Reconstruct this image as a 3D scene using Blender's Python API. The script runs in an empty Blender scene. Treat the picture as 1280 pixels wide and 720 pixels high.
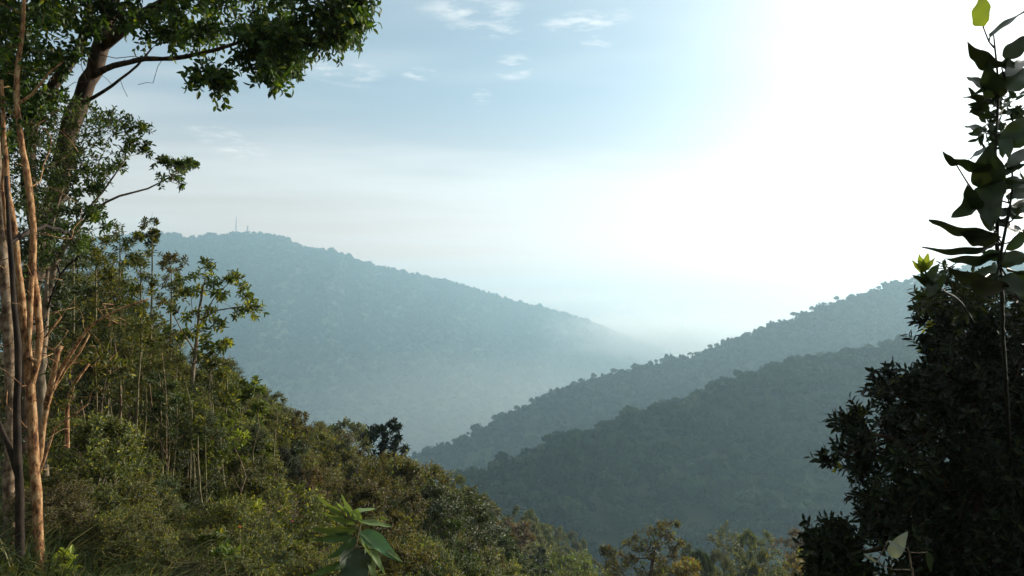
import bpy, bmesh, math, random
import numpy as np
from mathutils import Vector, Matrix

R = np.random.default_rng(11)
random.seed(5)
C = bpy.context.scene.collection
sc = bpy.context.scene

# ------------------------------------------------------------------ camera
LENS, SENSOR = 26.0, 36.0
FPX = 1280 * LENS / SENSOR
PITCH = math.radians(3.7)
SUN_AZ, SUN_EL = math.radians(55), math.radians(19)
SUND = np.array([math.sin(SUN_AZ) * math.cos(SUN_EL), math.cos(SUN_AZ) * math.cos(SUN_EL), math.sin(SUN_EL)])


def P(px, py, Y):
    """a point of the place seen in the direction of the photograph's pixel, Y metres ahead"""
    x, u = (px - 640) / FPX, (360 - py) / FPX
    y, z = math.cos(PITCH) - u * math.sin(PITCH), math.sin(PITCH) + u * math.cos(PITCH)
    return np.array([x / y * Y, Y, z / y * Y])


def to_px(p):
    x, y, z = p
    f = y * math.cos(PITCH) + z * math.sin(PITCH)
    u = -y * math.sin(PITCH) + z * math.cos(PITCH)
    return 640 + x / f * FPX, 360 - u / f * FPX


cd = bpy.data.cameras.new('camera')
cam = bpy.data.objects.new('camera', cd)
C.objects.link(cam)
cd.lens, cd.sensor_width = LENS, SENSOR
cd.clip_start, cd.clip_end = 0.05, 40000
cam.rotation_euler = (math.pi / 2 + PITCH, 0, 0)
sc.camera = cam

# ------------------------------------------------------------------ helpers
def norm(a):
    return a / np.maximum(np.linalg.norm(a, axis=-1, keepdims=True), 1e-9)


class Geo:
    def __init__(s):
        s.V, s.F3, s.F4, s.n = [], [], [], 0

    def add(s, V, F3=None, F4=None):
        V = np.asarray(V, dtype=np.float64).reshape(-1, 3)
        if F3 is not None and len(F3):
            s.F3.append(np.asarray(F3, dtype=np.int64).reshape(-1, 3) + s.n)
        if F4 is not None and len(F4):
            s.F4.append(np.asarray(F4, dtype=np.int64).reshape(-1, 4) + s.n)
        s.V.append(V)
        s.n += len(V)

    def mesh(s, name, mat, smooth=True, origin=None):
        V = np.concatenate(s.V)
        if origin is not None:
            V = V - np.asarray(origin)
        f3 = np.concatenate(s.F3) if s.F3 else np.zeros((0, 3), int)
        f4 = np.concatenate(s.F4) if s.F4 else np.zeros((0, 4), int)
        me = bpy.data.meshes.new(name)
        me.vertices.add(len(V))
        me.vertices.foreach_set('co', V.astype(np.float32).ravel())
        me.loops.add(f3.size + f4.size)
        me.loops.foreach_set('vertex_index', np.concatenate([f3.ravel(), f4.ravel()]).astype(np.int32))
        me.polygons.add(len(f3) + len(f4))
        st = np.concatenate([np.arange(len(f3)) * 3, len(f3) * 3 + np.arange(len(f4)) * 4]).astype(np.int32)
        me.polygons.foreach_set('loop_start', st)
        me.update(calc_edges=True)
        me.polygons.foreach_set('use_smooth', np.full(len(f3) + len(f4), smooth))
        me.materials.append(mat)
        return me


def obj(name, me, parent=None):
    o = bpy.data.objects.new(name, me)
    C.objects.link(o)
    if parent is not None:
        o.parent = parent
    return o


def tag(o, label, cat, group=None, kind=None):
    if label:
        o['label'] = label
    if cat:
        o['category'] = cat
    if group:
        o['group'] = group
    if kind:
        o['kind'] = kind
    return o


def thing(name, label, cat, loc=(0, 0, 0), group=None):
    o = bpy.data.objects.new(name, None)
    C.objects.link(o)
    o.location = tuple(loc)
    return tag(o, label, cat, group)


def dup(root, loc, rz, s, label=None, group=None, mats=None, tilt=(0, 0)):
    r = root.copy()
    C.objects.link(r)
    r.location = tuple(loc)
    r.rotation_euler = (tilt[0], tilt[1], rz)
    r.scale = s if hasattr(s, '__len__') else (s, s, s)
    if label:
        r['label'] = label
    if group:
        r['group'] = group
    for ch in list(root.children):
        c = ch.copy()
        C.objects.link(c)
        c.parent = r
        if mats and ch.name.split('.')[0] in mats:
            c.material_slots[0].link = 'OBJECT'
            c.material_slots[0].material = mats[ch.name.split('.')[0]]
    return r


# value noise
_perm = R.random((256, 256))
def vnoise(x, y):
    x, y = np.asarray(x, float), np.asarray(y, float)
    xi, yi = np.floor(x).astype(int), np.floor(y).astype(int)
    fx, fy = x - xi, y - yi
    fx, fy = fx * fx * (3 - 2 * fx), fy * fy * (3 - 2 * fy)
    g = lambda a, b: _perm[a & 255, b & 255]
    return (g(xi, yi) * (1 - fx) + g(xi + 1, yi) * fx) * (1 - fy) + (g(xi, yi + 1) * (1 - fx) + g(xi + 1, yi + 1) * fx) * fy
def fbm(x, y, o=4):
    s, a = 0, 0.5
    for k in range(o):
        s = s + a * (vnoise(x * 2 ** k + 17 * k, y * 2 ** k + 31 * k) - 0.5) * 2
        a *= 0.5
    return s


def smooth(a, b, x):
    t = np.clip((x - a) / (b - a), 0, 1)
    return t * t * (3 - 2 * t)


# ------------------------------------------------------------------ materials
def new_mat(name):
    m = bpy.data.materials.new(name)
    m.use_nodes = True
    nt = m.node_tree
    nt.nodes.clear()
    out = nt.nodes.new('ShaderNodeOutputMaterial')
    return m, nt, out


def leaf_mat(name, dark, light, accent=None, acc=0.06, transl=0.42, rough=0.55, tint=(1.35, 1.25, 0.45), spec=0.28):
    m, nt, out = new_mat(name)
    N, L = nt.nodes.new, nt.links.new
    g = N('ShaderNodeNewGeometry')
    r = N('ShaderNodeValToRGB')
    e = r.color_ramp.elements
    e[0].position, e[0].color = 0.0, (*dark, 1)
    e[1].position, e[1].color = 1 - acc - 0.04, (*light, 1)
    x = e.new(1 - acc)
    x.color = (*(accent or light), 1)
    L(g.outputs['Random Per Island'], r.inputs[0])
    # colour drifts between one branch and the next
    tc = N('ShaderNodeTexCoord')
    nz = N('ShaderNodeTexNoise')
    nz.inputs['Scale'].default_value = 1.7
    nz.inputs['Detail'].default_value = 2
    L(tc.outputs['Object'], nz.inputs['Vector'])
    hs = N('ShaderNodeHueSaturation')
    mr = N('ShaderNodeMapRange')
    mr.inputs['From Min'].default_value, mr.inputs['From Max'].default_value = 0.3, 0.7
    mr.inputs['To Min'].default_value, mr.inputs['To Max'].default_value = 0.6, 1.4
    L(nz.outputs[0], mr.inputs[0])
    oi = N('ShaderNodeObjectInfo')
    m2 = N('ShaderNodeMapRange')
    m2.inputs['To Min'].default_value, m2.inputs['To Max'].default_value = 0.72, 1.35
    L(oi.outputs['Random'], m2.inputs[0])
    mu = N('ShaderNodeMath')
    mu.operation = 'MULTIPLY'
    L(mr.outputs[0], mu.inputs[0])
    L(m2.outputs[0], mu.inputs[1])
    L(mu.outputs[0], hs.inputs['Value'])
    m3 = N('ShaderNodeMapRange')
    m3.inputs['To Min'].default_value, m3.inputs['To Max'].default_value = 0.485, 0.512
    L(oi.outputs['Random'], m3.inputs[0])
    L(m3.outputs[0], hs.inputs['Hue'])
    L(r.outputs[0], hs.inputs['Color'])
    p = N('ShaderNodeBsdfPrincipled')
    p.inputs['Roughness'].default_value = rough
    p.inputs['Specular IOR Level'].default_value = spec
    L(hs.outputs[0], p.inputs['Base Color'])
    t = N('ShaderNodeBsdfTranslucent')
    mx = N('ShaderNodeMixRGB')
    mx.blend_type = 'MULTIPLY'
    mx.inputs[0].default_value = 1
    mx.inputs[2].default_value = (*tint, 1)
    L(hs.outputs[0], mx.inputs[1])
    L(mx.outputs[0], t.inputs['Color'])
    ms = N('ShaderNodeMixShader')
    ms.inputs[0].default_value = transl
    L(p.outputs[0], ms.inputs[1])
    L(t.outputs[0], ms.inputs[2])
    L(ms.outputs[0], out.inputs[0])
    return m


def bark_mat(name, a, b, c, scale=(14, 14, 3), bump=0.4, rough=0.85):
    m, nt, out = new_mat(name)
    N, L = nt.nodes.new, nt.links.new
    tc = N('ShaderNodeTexCoord')
    mp = N('ShaderNodeMapping')
    mp.inputs['Scale'].default_value = scale
    L(tc.outputs['Object'], mp.inputs[0])
    n1 = N('ShaderNodeTexNoise')
    n1.inputs['Scale'].default_value = 1
    n1.inputs['Detail'].default_value = 6
    n1.inputs['Roughness'].default_value = 0.65
    L(mp.outputs[0], n1.inputs['Vector'])
    r = N('ShaderNodeValToRGB')
    e = r.color_ramp.elements
    e[0].position, e[0].color = 0.38, (*a, 1)
    e[1].position, e[1].color = 0.63, (*c, 1)
    e.new(0.5).color = (*b, 1)
    L(n1.outputs[0], r.inputs[0])
    n2 = N('ShaderNodeTexNoise')
    n2.inputs['Scale'].default_value = 60
    n2.inputs['Detail'].default_value = 3
    L(tc.outputs['Object'], n2.inputs['Vector'])
    mxr = N('ShaderNodeMixRGB')
    mxr.blend_type = 'MULTIPLY'
    mxr.inputs[0].default_value = 0.6
    L(r.outputs[0], mxr.inputs[1])
    L(n2.outputs[0], mxr.inputs[2])
    p = N('ShaderNodeBsdfPrincipled')
    p.inputs['Roughness'].default_value = rough
    p.inputs['Specular IOR Level'].default_value = 0.2
    L(mxr.outputs[0], p.inputs['Base Color'])
    bp = N('ShaderNodeBump')
    bp.inputs['Strength'].default_value = bump
    bp.inputs['Distance'].default_value = 0.01
    L(n1.outputs[0], bp.inputs['Height'])
    L(bp.outputs[0], p.inputs['Normal'])
    L(p.outputs[0], out.inputs[0])
    return m


def soil_mat(name, a, b, scale, leafy=None):
    m, nt, out = new_mat(name)
    N, L = nt.nodes.new, nt.links.new
    tc = N('ShaderNodeTexCoord')
    n1 = N('ShaderNodeTexNoise')
    n1.inputs['Scale'].default_value = scale
    n1.inputs['Detail'].default_value = 8
    L(tc.outputs['Object'], n1.inputs['Vector'])
    r = N('ShaderNodeValToRGB')
    e = r.color_ramp.elements
    e[0].position, e[0].color = 0.35, (*a, 1)
    e[1].position, e[1].color = 0.65, (*b, 1)
    L(n1.outputs[0], r.inputs[0])
    p = N('ShaderNodeBsdfPrincipled')
    p.inputs['Roughness'].default_value = 0.95
    p.inputs['Specular IOR Level'].default_value = 0.1
    L(r.outputs[0], p.inputs['Base Color'])
    bp = N('ShaderNodeBump')
    bp.inputs['Strength'].default_value = 0.6
    L(n1.outputs[0], bp.inputs['Height'])
    L(bp.outputs[0], p.inputs['Normal'])
    L(p.outputs[0], out.inputs[0])
    return m


def plain_mat(name, col, rough=0.6, metal=0.0):
    m, nt, out = new_mat(name)
    p = nt.nodes.new('ShaderNodeBsdfPrincipled')
    nz = nt.nodes.new('ShaderNodeTexNoise')
    nz.inputs['Scale'].default_value = 3
    mx = nt.nodes.new('ShaderNodeMixRGB')
    mx.blend_type = 'MULTIPLY'
    mx.inputs[0].default_value = 0.35
    mx.inputs[1].default_value = (*col, 1)
    nt.links.new(nz.outputs[0], mx.inputs[2])
    nt.links.new(mx.outputs[0], p.inputs['Base Color'])
    p.inputs['Roughness'].default_value = rough
    p.inputs['Metallic'].default_value = metal
    nt.links.new(p.outputs[0], out.inputs[0])
    return m


M = {}
M['canopy'] = leaf_mat('canopy_leaves', (0.0162, 0.0330, 0.0081), (0.0520, 0.0935, 0.0162), (0.1386, 0.1650, 0.0202), 0.06)
M['feather'] = leaf_mat('feathery_leaves', (0.0231, 0.0462, 0.0121), (0.0635, 0.1100, 0.0243), (0.1386, 0.1650, 0.0304), 0.05)
M['olive'] = leaf_mat('olive_leaves', (0.0334, 0.0463, 0.0114), (0.0963, 0.1071, 0.0227), (0.2568, 0.2312, 0.0341), 0.07)
M['green'] = leaf_mat('green_leaves', (0.0286, 0.0459, 0.0109), (0.0885, 0.1092, 0.0218), (0.2569, 0.2294, 0.0328), 0.06)
M['deep'] = leaf_mat('deep_green_leaves', (0.0174, 0.0311, 0.0099), (0.0492, 0.0726, 0.0199), None, 0.05, transl=0.25)
M['dry'] = leaf_mat('dry_brown_leaves', (0.0353, 0.0323, 0.0120), (0.0992, 0.0832, 0.0284), (0.1103, 0.1502, 0.0328), 0.10)
M['rust'] = leaf_mat('rust_orange_leaves', (0.0600, 0.0450, 0.0130), (0.1600, 0.1080, 0.0280), (0.0960, 0.1350, 0.0300), 0.12)
M['russet'] = leaf_mat('russet_leaves', (0.0510, 0.0380, 0.0220), (0.1190, 0.0836, 0.0480), None, 0.05)
M['bright'] = leaf_mat('bright_green_leaves', (0.0493, 0.0802, 0.0142), (0.1084, 0.1521, 0.0283), (0.2168, 0.2281, 0.0472), 0.06)
M['dusty'] = leaf_mat('dusty_green_leaves', (0.0387, 0.0527, 0.0193), (0.0995, 0.1106, 0.0436), (0.1990, 0.1790, 0.0775), 0.06)
M['dark'] = leaf_mat('dark_evergreen_shade_leaves', (0.005, 0.010, 0.004), (0.018, 0.030, 0.009), (0.035, 0.055, 0.012), 0.04, transl=0.15, spec=0.18, rough=0.55)  # near-black evergreen, also standing for shade in the hollow
M['young'] = leaf_mat('young_yellow_sunlit_leaves', (0.1500, 0.1872, 0.0240), (0.3000, 0.3354, 0.0440), None, 0.05, transl=0.5)  # young yellow, lightened further to stand for sun on the tips
M['big'] = leaf_mat('large_glossy_leaves', (0.014, 0.026, 0.010), (0.026, 0.044, 0.015), None, 0.05, transl=0.10, rough=0.45, spec=0.3)
M['biglight'] = leaf_mat('large_light_leaves', (0.120, 0.165, 0.022), (0.170, 0.215, 0.035), None, 0.05, transl=0.5)
M['broad'] = leaf_mat('broad_leaves', (0.100, 0.160, 0.050), (0.150, 0.220, 0.075), None, 0.05, transl=0.3, rough=0.4)
M['broaddark'] = leaf_mat('broad_dark_leaves', (0.045, 0.090, 0.034), (0.065, 0.120, 0.042), None, 0.05, transl=0.15, rough=0.45)
M['palegrey'] = leaf_mat('pale_grey_leaf', (0.20, 0.23, 0.20), (0.30, 0.33, 0.30), None, 0.05, transl=0.3)
M['grass'] = leaf_mat('grass_blades', (0.0244, 0.0429, 0.0100), (0.0692, 0.0908, 0.0214), (0.2034, 0.1733, 0.0642), 0.12, transl=0.3)
M['litter'] = leaf_mat('undergrowth_leaves', (0.0169, 0.0230, 0.0074), (0.0580, 0.0621, 0.0180), (0.1449, 0.1035, 0.0423), 0.10)
M['red'] = leaf_mat('red_petals', (0.45, 0.05, 0.05), (0.60, 0.10, 0.10), None, 0.05, tint=(1.2, 0.5, 0.5))
M['peel'] = bark_mat('peeling_orange_bark', (0.085, 0.035, 0.018), (0.37, 0.185, 0.075), (0.56, 0.38, 0.20), (30, 30, 12), 1.0)
M['palebark'] = bark_mat('pale_mottled_bark', (0.07, 0.045, 0.028), (0.22, 0.15, 0.09), (0.38, 0.29, 0.20), (22, 22, 14), 0.6)
M['darkbark'] = bark_mat('dark_bark', (0.04, 0.026, 0.017), (0.09, 0.058, 0.036), (0.16, 0.11, 0.07), (12, 12, 4))
M['twig'] = bark_mat('twig_bark', (0.10, 0.075, 0.05), (0.22, 0.17, 0.11), (0.36, 0.29, 0.20), (30, 30, 8), 0.2)
M['shadebark'] = bark_mat('shade_black_bark', (0.012, 0.008, 0.006), (0.028, 0.018, 0.012), (0.055, 0.038, 0.026), (14, 14, 6))  # bark colour blackened so the trunk looks shaded
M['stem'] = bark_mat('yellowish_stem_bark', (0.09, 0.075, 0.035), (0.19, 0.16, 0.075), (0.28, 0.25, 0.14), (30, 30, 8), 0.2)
M['shadestem'] = bark_mat('dark_green_stem', (0.012, 0.014, 0.008), (0.025, 0.028, 0.014), (0.045, 0.045, 0.025), (30, 30, 8), 0.2)  # stem colour darkened so sunlit stems look shaded
M['soil'] = soil_mat('dark_brown_soil', (0.030, 0.026, 0.014), (0.065, 0.055, 0.026), 0.9)  # dark brown soil, mottled by noise
M['hillsoil'] = soil_mat('forest_floor', (0.020, 0.028, 0.012), (0.050, 0.058, 0.026), 0.02)
M['steel'] = plain_mat('mast_steel', (0.30, 0.30, 0.31), 0.5, 0.6)


def forest_mat(name, a, b, c):
    m, nt, out = new_mat(name)
    N, L = nt.nodes.new, nt.links.new
    g = N('ShaderNodeNewGeometry')
    r = N('ShaderNodeValToRGB')
    e = r.color_ramp.elements
    e[0].position, e[0].color = 0.0, (*a, 1)
    e[1].position, e[1].color = 0.9, (*b, 1)
    e.new(0.97).color = (*c, 1)
    tc = N('ShaderNodeTexCoord')
    nz = N('ShaderNodeTexNoise')
    nz.inputs['Scale'].default_value = 0.022
    nz.inputs['Detail'].default_value = 3
    L(tc.outputs['Object'], nz.inputs['Vector'])
    ad = N('ShaderNodeMath')
    ad.operation = 'MULTIPLY_ADD'
    at = N('ShaderNodeAttribute')
    at.attribute_name = 'kind_of_tree'
    a2 = N('ShaderNodeMath')
    a2.operation = 'MULTIPLY_ADD'
    a2.inputs[1].default_value = 0.25
    L(g.outputs['Random Per Island'], a2.inputs[0])
    L(at.outputs['Fac'], a2.inputs[2])
    L(a2.outputs[0], ad.inputs[0])
    ad.inputs[1].default_value = 0.60
    mr = N('ShaderNodeMapRange')
    mr.inputs['From Min'].default_value, mr.inputs['From Max'].default_value = 0.3, 0.7
    mr.inputs['To Min'].default_value = -0.12
    mr.inputs['To Max'].default_value = 0.36
    L(nz.outputs[0], mr.inputs[0])
    L(mr.outputs[0], ad.inputs[2])
    L(ad.outputs[0], r.inputs[0])
    d = N('ShaderNodeBsdfDiffuse')
    L(r.outputs[0], d.inputs[0])
    t = N('ShaderNodeBsdfTranslucent')
    L(r.outputs[0], t.inputs[0])
    mx = N('ShaderNodeMixShader')
    mx.inputs[0].default_value = 0.2
    L(d.outputs[0], mx.inputs[1])
    L(t.outputs[0], mx.inputs[2])
    L(mx.outputs[0], out.inputs[0])
    return m


M['forest'] = forest_mat('hillside_forest', (0.006, 0.014, 0.008), (0.040, 0.062, 0.024), (0.080, 0.090, 0.038))

# ------------------------------------------------------------------ leaves and tubes
def leaves(geo, base, d, nrm, ln, wd, detailed=True, cup=0.12, curl=0.12):
    """base, d, nrm: (n,3); ln, wd: (n,)"""
    d = norm(d)
    side = norm(np.cross(nrm, d))
    up = np.cross(d, side)
    ln, wd = ln[:, None], wd[:, None]
    n = len(base)
    if detailed:
        T = [(0, 0, 0), (0.30, 0.43, cup), (0.68, 0.40, cup * 0.7 - curl * 0.5), (1, 0, -curl), (0.68, -0.40, cup * 0.7 - curl * 0.5), (0.30, -0.43, cup)]
        V = np.stack([base + d * ln * a + side * wd * b + up * (wd * c if k != 3 else ln * c) for k, (a, b, c) in enumerate(T)], 1)
        i = np.arange(n)[:, None] * 6
        F4 = np.concatenate([i + np.array([0, 3, 2, 1]), i + np.array([0, 5, 4, 3])])
        geo.add(V, F4=F4)
    else:
        T = [(0, 0, 0), (0.5, 0.5, cup), (1, 0, -curl), (0.5, -0.5, cup)]
        V = np.stack([base + d * ln * a + side * wd * b + up * wd * c for a, b, c in T], 1)
        i = np.arange(n)[:, None] * 4
        F3 = np.concatenate([i + np.array([0, 2, 1]), i + np.array([0, 3, 2])])
        geo.add(V, F3=F3)


def tube(geo, pts, rad, sides=6):
    pts, rad = np.asarray(pts, float), np.asarray(rad, float)
    n = len(pts)
    if n < 2:
        return
    t = np.empty_like(pts)
    t[1:-1] = pts[2:] - pts[:-2]
    t[0], t[-1] = pts[1] - pts[0], pts[-1] - pts[-2]
    t = norm(t)
    u = np.cross(t[0], [0.31, 0.87, 0.11])
    u /= np.linalg.norm(u) + 1e-9
    ang = np.arange(sides) / sides * 2 * math.pi
    ca, sa = np.cos(ang)[:, None], np.sin(ang)[:, None]
    V = []
    for k in range(n):
        u = u - t[k] * u.dot(t[k])
        u /= np.linalg.norm(u) + 1e-9
        w = np.cross(t[k], u)
        V.append(pts[k] + rad[k] * (ca * u + sa * w))
    V = np.concatenate(V)
    a = np.arange(sides)
    b = (a + 1) % sides
    F = np.concatenate([np.stack([k * sides + a, k * sides + b, (k + 1) * sides + b, (k + 1) * sides + a], 1) for k in range(n - 1)])
    V = np.concatenate([V, pts[-1:]])
    tip = np.stack([(n - 1) * sides + a, (n - 1) * sides + b, np.full(sides, n * sides)], 1)
    geo.add(V, F3=tip, F4=F)


def spline(pts, rads, step, wob=0.0):
    pts, rads = np.asarray(pts, float), np.asarray(rads, float)
    p = np.concatenate([2 * pts[:1] - pts[1:2], pts, 2 * pts[-1:] - pts[-2:-1]])
    out, ro = [], []
    for k in range(len(pts) - 1):
        a, b, c, d = p[k:k + 4]
        m = max(1, int(np.linalg.norm(c - b) / step))
        for j in range(m):
            t = j / m
            out.append(0.5 * (2 * b + (c - a) * t + (2 * a - 5 * b + 4 * c - d) * t * t + (3 * b - a - 3 * c + d) * t ** 3))
            ro.append(rads[k] * (1 - t) + rads[k + 1] * t)
    out.append(pts[-1])
    ro.append(rads[-1])
    out, ro = np.array(out), np.array(ro)
    if wob:
        out[1:] += R.normal(0, 1, (len(out) - 1, 3)) * wob * ro[1:, None]
        ro = ro * (1 + R.normal(0, 0.05, len(ro)))
    return out, ro


class Tree:
    """trunks given as polylines; every leaf clump is joined to the nearest wood by a branch"""
    def __init__(s, step=0.2):
        s.pos, s.par, s.fix, s.step = [], [], [], step

    def trunk(s, pts, rads, attach=None, wob=0.12, step=None):
        p, r = spline(pts, rads, step or s.step, wob)
        prev = -1
        if attach is not None and s.pos:
            A = np.array(s.pos)
            prev = int(np.argmin(np.linalg.norm(A - p[0], axis=1)))
        ids = []
        for q, rr in zip(p, r):
            s.pos.append(q)
            s.par.append(prev)
            s.fix.append(rr)
            prev = len(s.pos) - 1
            ids.append(prev)
        return ids

    def grow(s, clumps, up=0.12, wig=0.10, lowpen=0.6, order=None):
        cl = np.asarray(clumps, float)
        A = np.array(s.pos)
        dist = np.min(np.linalg.norm(cl[:, None] - A[None, ::max(1, len(A) // 60)], axis=2), axis=1)
        s.tips = []
        for k in np.argsort(dist):
            c = cl[k]
            A = np.array(s.pos)
            dv = c - A
            dd = np.linalg.norm(dv, axis=1)
            cost = dd * (1 + lowpen * np.maximum(0, -dv[:, 2] / (dd + 1e-6)))
            j = int(np.argmin(cost))
            a, D = A[j], dd[j]
            n = max(2, int(D / s.step))
            ctrl = a + 0.5 * (c - a) + np.array([0, 0, up * D]) + R.normal(0, wig * D, 3)
            prev = j
            for q in range(1, n + 1):
                t = q / n
                x = (1 - t) ** 2 * a + 2 * t * (1 - t) * ctrl + t * t * c
                if q < n:
                    x = x + R.normal(0, 0.03 * D / n * 2, 3)
                s.pos.append(x)
                s.par.append(prev)
                s.fix.append(None)
                prev = len(s.pos) - 1
            s.tips.append((k, prev))

    def wood(s, geo, r0=0.005, expo=2.3, sides=6, rmax=None):
        n = len(s.pos)
        ch = [[] for _ in range(n)]
        for i, p in enumerate(s.par):
            if p >= 0:
                ch[p].append(i)
        rad = np.zeros(n)
        for i in range(n - 1, -1, -1):
            if s.fix[i] is not None:
                rad[i] = s.fix[i]
            else:
                rad[i] = max(r0, sum(rad[c] ** expo for c in ch[i] if s.fix[c] is None) ** (1 / expo))
                if rmax:
                    rad[i] = min(rad[i], rmax)
        for i in range(n):
            p = s.par[i]
            if p >= 0 and s.fix[i] is None:
                rad[i] = min(rad[i], rad[p] * 0.97)
        s.rad = rad
        starts = [i for i in range(n) if s.par[i] < 0]
        used = np.zeros(n, bool)
        for st in starts + list(range(n)):
            if used[st]:
                continue
            chain = [st] if s.par[st] < 0 else [s.par[st], st]
            used[st] = True
            cur = st
            while True:
                cand = [c for c in ch[cur] if not used[c]]
                if not cand:
                    break
                f = [c for c in cand if s.fix[c] is not None and s.fix[cur] is not None and c == cur + 1]
                nx = f[0] if f else max(cand, key=lambda c: rad[c])
                if s.fix[cur] is not None and s.fix[nx] is None:
                    break
                used[nx] = True
                chain.append(nx)
                cur = nx
            rr = rad[chain].copy()
            if s.par[st] >= 0:
                rr[0] = min(rr[0], rr[1] * 1.15)
            big = rr.max()
            tube(geo, np.array(s.pos)[chain], rr, sides + 6 if big > 0.03 * 1 and s.fix[st] is not None else sides)


def sprays(geo, wood, clumps, cr, twigs=7, per=12, ln=0.07, wd=0.03, up=0.25, droop=0.15, detailed=True, twig_r=0.002, center=None, flat=0.8, tipbias=0.0, jl=0.25):
    """leafy twigs round each clump centre"""
    clumps = np.asarray(clumps, float)
    n = len(clumps)
    cr = np.broadcast_to(np.asarray(cr, float), (n,))
    B, D, NN, LL = [], [], [], []
    for k in range(n):
        c = clumps[k]
        m = max(1, int(twigs * R.uniform(0.75, 1.3)))
        dirs = R.normal(0, 1, (m, 3))
        if center is not None:
            o = c - center
            dirs += 0.9 * o / (np.linalg.norm(o) + 1e-6)
        dirs[:, 2] += up * 2
        dirs = norm(dirs)
        for d in dirs:
            L = cr[k] * R.uniform(0.65, 1.25)
            q = max(3, int(per * R.uniform(0.7, 1.2)))
            t = (np.arange(q) + R.random(q) * 0.6) / q
            t = 0.12 + 0.88 * t ** (1 - tipbias * 0.5)
            bend = np.array([0, 0, -0.25 * L]) * droop * 2
            pts = c + d * L * t[:, None] + bend * (t ** 2)[:, None]
            if wood is not None:
                w = np.array([0, 0.5, 1.0])
                tube(wood, c + d * L * w[:, None] + bend * (w ** 2)[:, None], np.array([twig_r, twig_r * 0.8, twig_r * 0.4]), 3)
            s1 = norm(np.cross(d, R.normal(0, 1, 3)))
            s2 = np.cross(d, s1)
            ph = np.arange(q) * 2.4 + R.random() * 6
            rad = np.cos(ph)[:, None] * s1 + np.sin(ph)[:, None] * s2
            ld = d * R.uniform(0.4, 0.8, (q, 1)) + rad * 0.8 + R.normal(0, 0.2, (q, 3))
            ld[:, 2] -= droop
            B.append(pts)
            D.append(ld)
            nn = R.normal(0, 0.42, (q, 3))
            nn[:, 2] += flat * 0.45
            nn += 0.55 * (pts - c) / cr[k]
            if center is not None:
                nn += 0.7 * norm(pts - center)
            NN.append(nn)
            LL.append(R.uniform(1 - jl, 1 + jl, q))
    B, D, NN, LL = map(np.concatenate, (B, D, NN, LL))
    leaves(geo, B, D, NN, ln * LL, wd * LL * R.uniform(0.8, 1.2, len(LL)), detailed)


# ------------------------------------------------------------------ ground
def G(px, py, Y, drop=0.0):
    p = P(px, py, Y)
    p[2] -= drop
    return p

ctrl = [(0, 0, -1.6), (2, 0, -1.7), (-2, 0, -1.6), (0, -4, -1.4), (6, -4, -1.4), (-6, -4, -1.0), (3, 2, -2.0), (8, 2, -2.4), (0, 2.5, -2.1),
        (0, 5, -3.1), (0, 10, -5.6), (3, 5.5, -2.8), (2.2, 3, -2.2), (7, 7, -4.5), (12, 12, -8), (30, 10, -10), (40, 40, -22), (60, 20, -16),
        (-15, 8, 0.8), (-20, 20, 0.5), (-15, 30, -3.5), (-30, 50, -6), (-40, 100, -22), (-60, 200, -80), (-30, 5, 4), (-30, -10, 5), (20, -10, -1),
        (-5.0, 4, -1.7), (-3, 4, -2.1), (-1.2, 4, -2.4), (40, 200, -95), (10, 200, -75), (70, 130, -70), (90, 80, -48)]
ctrl += [tuple(G(*a)) for a in [
    (60, 720, 6, .12), (150, 695, 7, .25), (250, 700, 7.5, .3), (40, 600, 10, .3), (150, 565, 12, .1), (210, 560, 13, .1), (300, 580, 14, .3),
    (325, 555, 19, .5), (420, 640, 18, .8), (440, 560, 30, 3.2), (475, 590, 38, 4.5), (540, 640, 50, 4.5), (590, 610, 75, 7.5), (640, 640, 100, 8),
    (700, 668, 140, 10), (735, 700, 150, 12), (600, 700, 25, 2.2), (660, 720, 40, 4.0), (720, 720, 70, 6), (800, 680, 40, 5.5), (880, 690, 80, 9), (1000, 690, 70, 9), (560, 720, 16, 1.0), (500, 720, 12, .6)]]
ctrl = np.array(ctrl)


def tps_k(r2):
    return 0.5 * r2 * np.log(r2 + 1e-6)


_S = 50.0
_c = ctrl[:, :2] / _S
_K = tps_k(((_c[:, None] - _c[None]) ** 2).sum(-1)) + np.eye(len(_c)) * 2e-4
_Pm = np.c_[np.ones(len(_c)), _c]
_A = np.block([[_K, _Pm], [_Pm.T, np.zeros((3, 3))]])
_w = np.linalg.solve(_A, np.r_[ctrl[:, 2], 0, 0, 0])


def height(x, y):
    x, y = np.asarray(x, float), np.asarray(y, float)
    sh = x.shape
    q = np.stack([x.ravel(), y.ravel()], 1) / _S
    k = tps_k(((q[:, None] - _c[None]) ** 2).sum(-1))
    z = k @ _w[:len(_c)] + _w[-3] + q @ _w[-2:]
    r = np.hypot(q[:, 0], q[:, 1]) * _S
    z = np.clip(z, -330, 60)
    b = smooth(150, 420, r)
    z = z * (1 - b) + (-335 + 8 * fbm(q[:, 0] * 0.1, q[:, 1] * 0.1, 3)) * b
    z = z + 0.10 * fbm(q[:, 0] * _S * 0.8, q[:, 1] * _S * 0.8, 3) * smooth(1.5, 5, r)
    return z.reshape(sh)


def hz(x, y):
    return float(height(np.array([x]), np.array([y]))[0])


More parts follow.
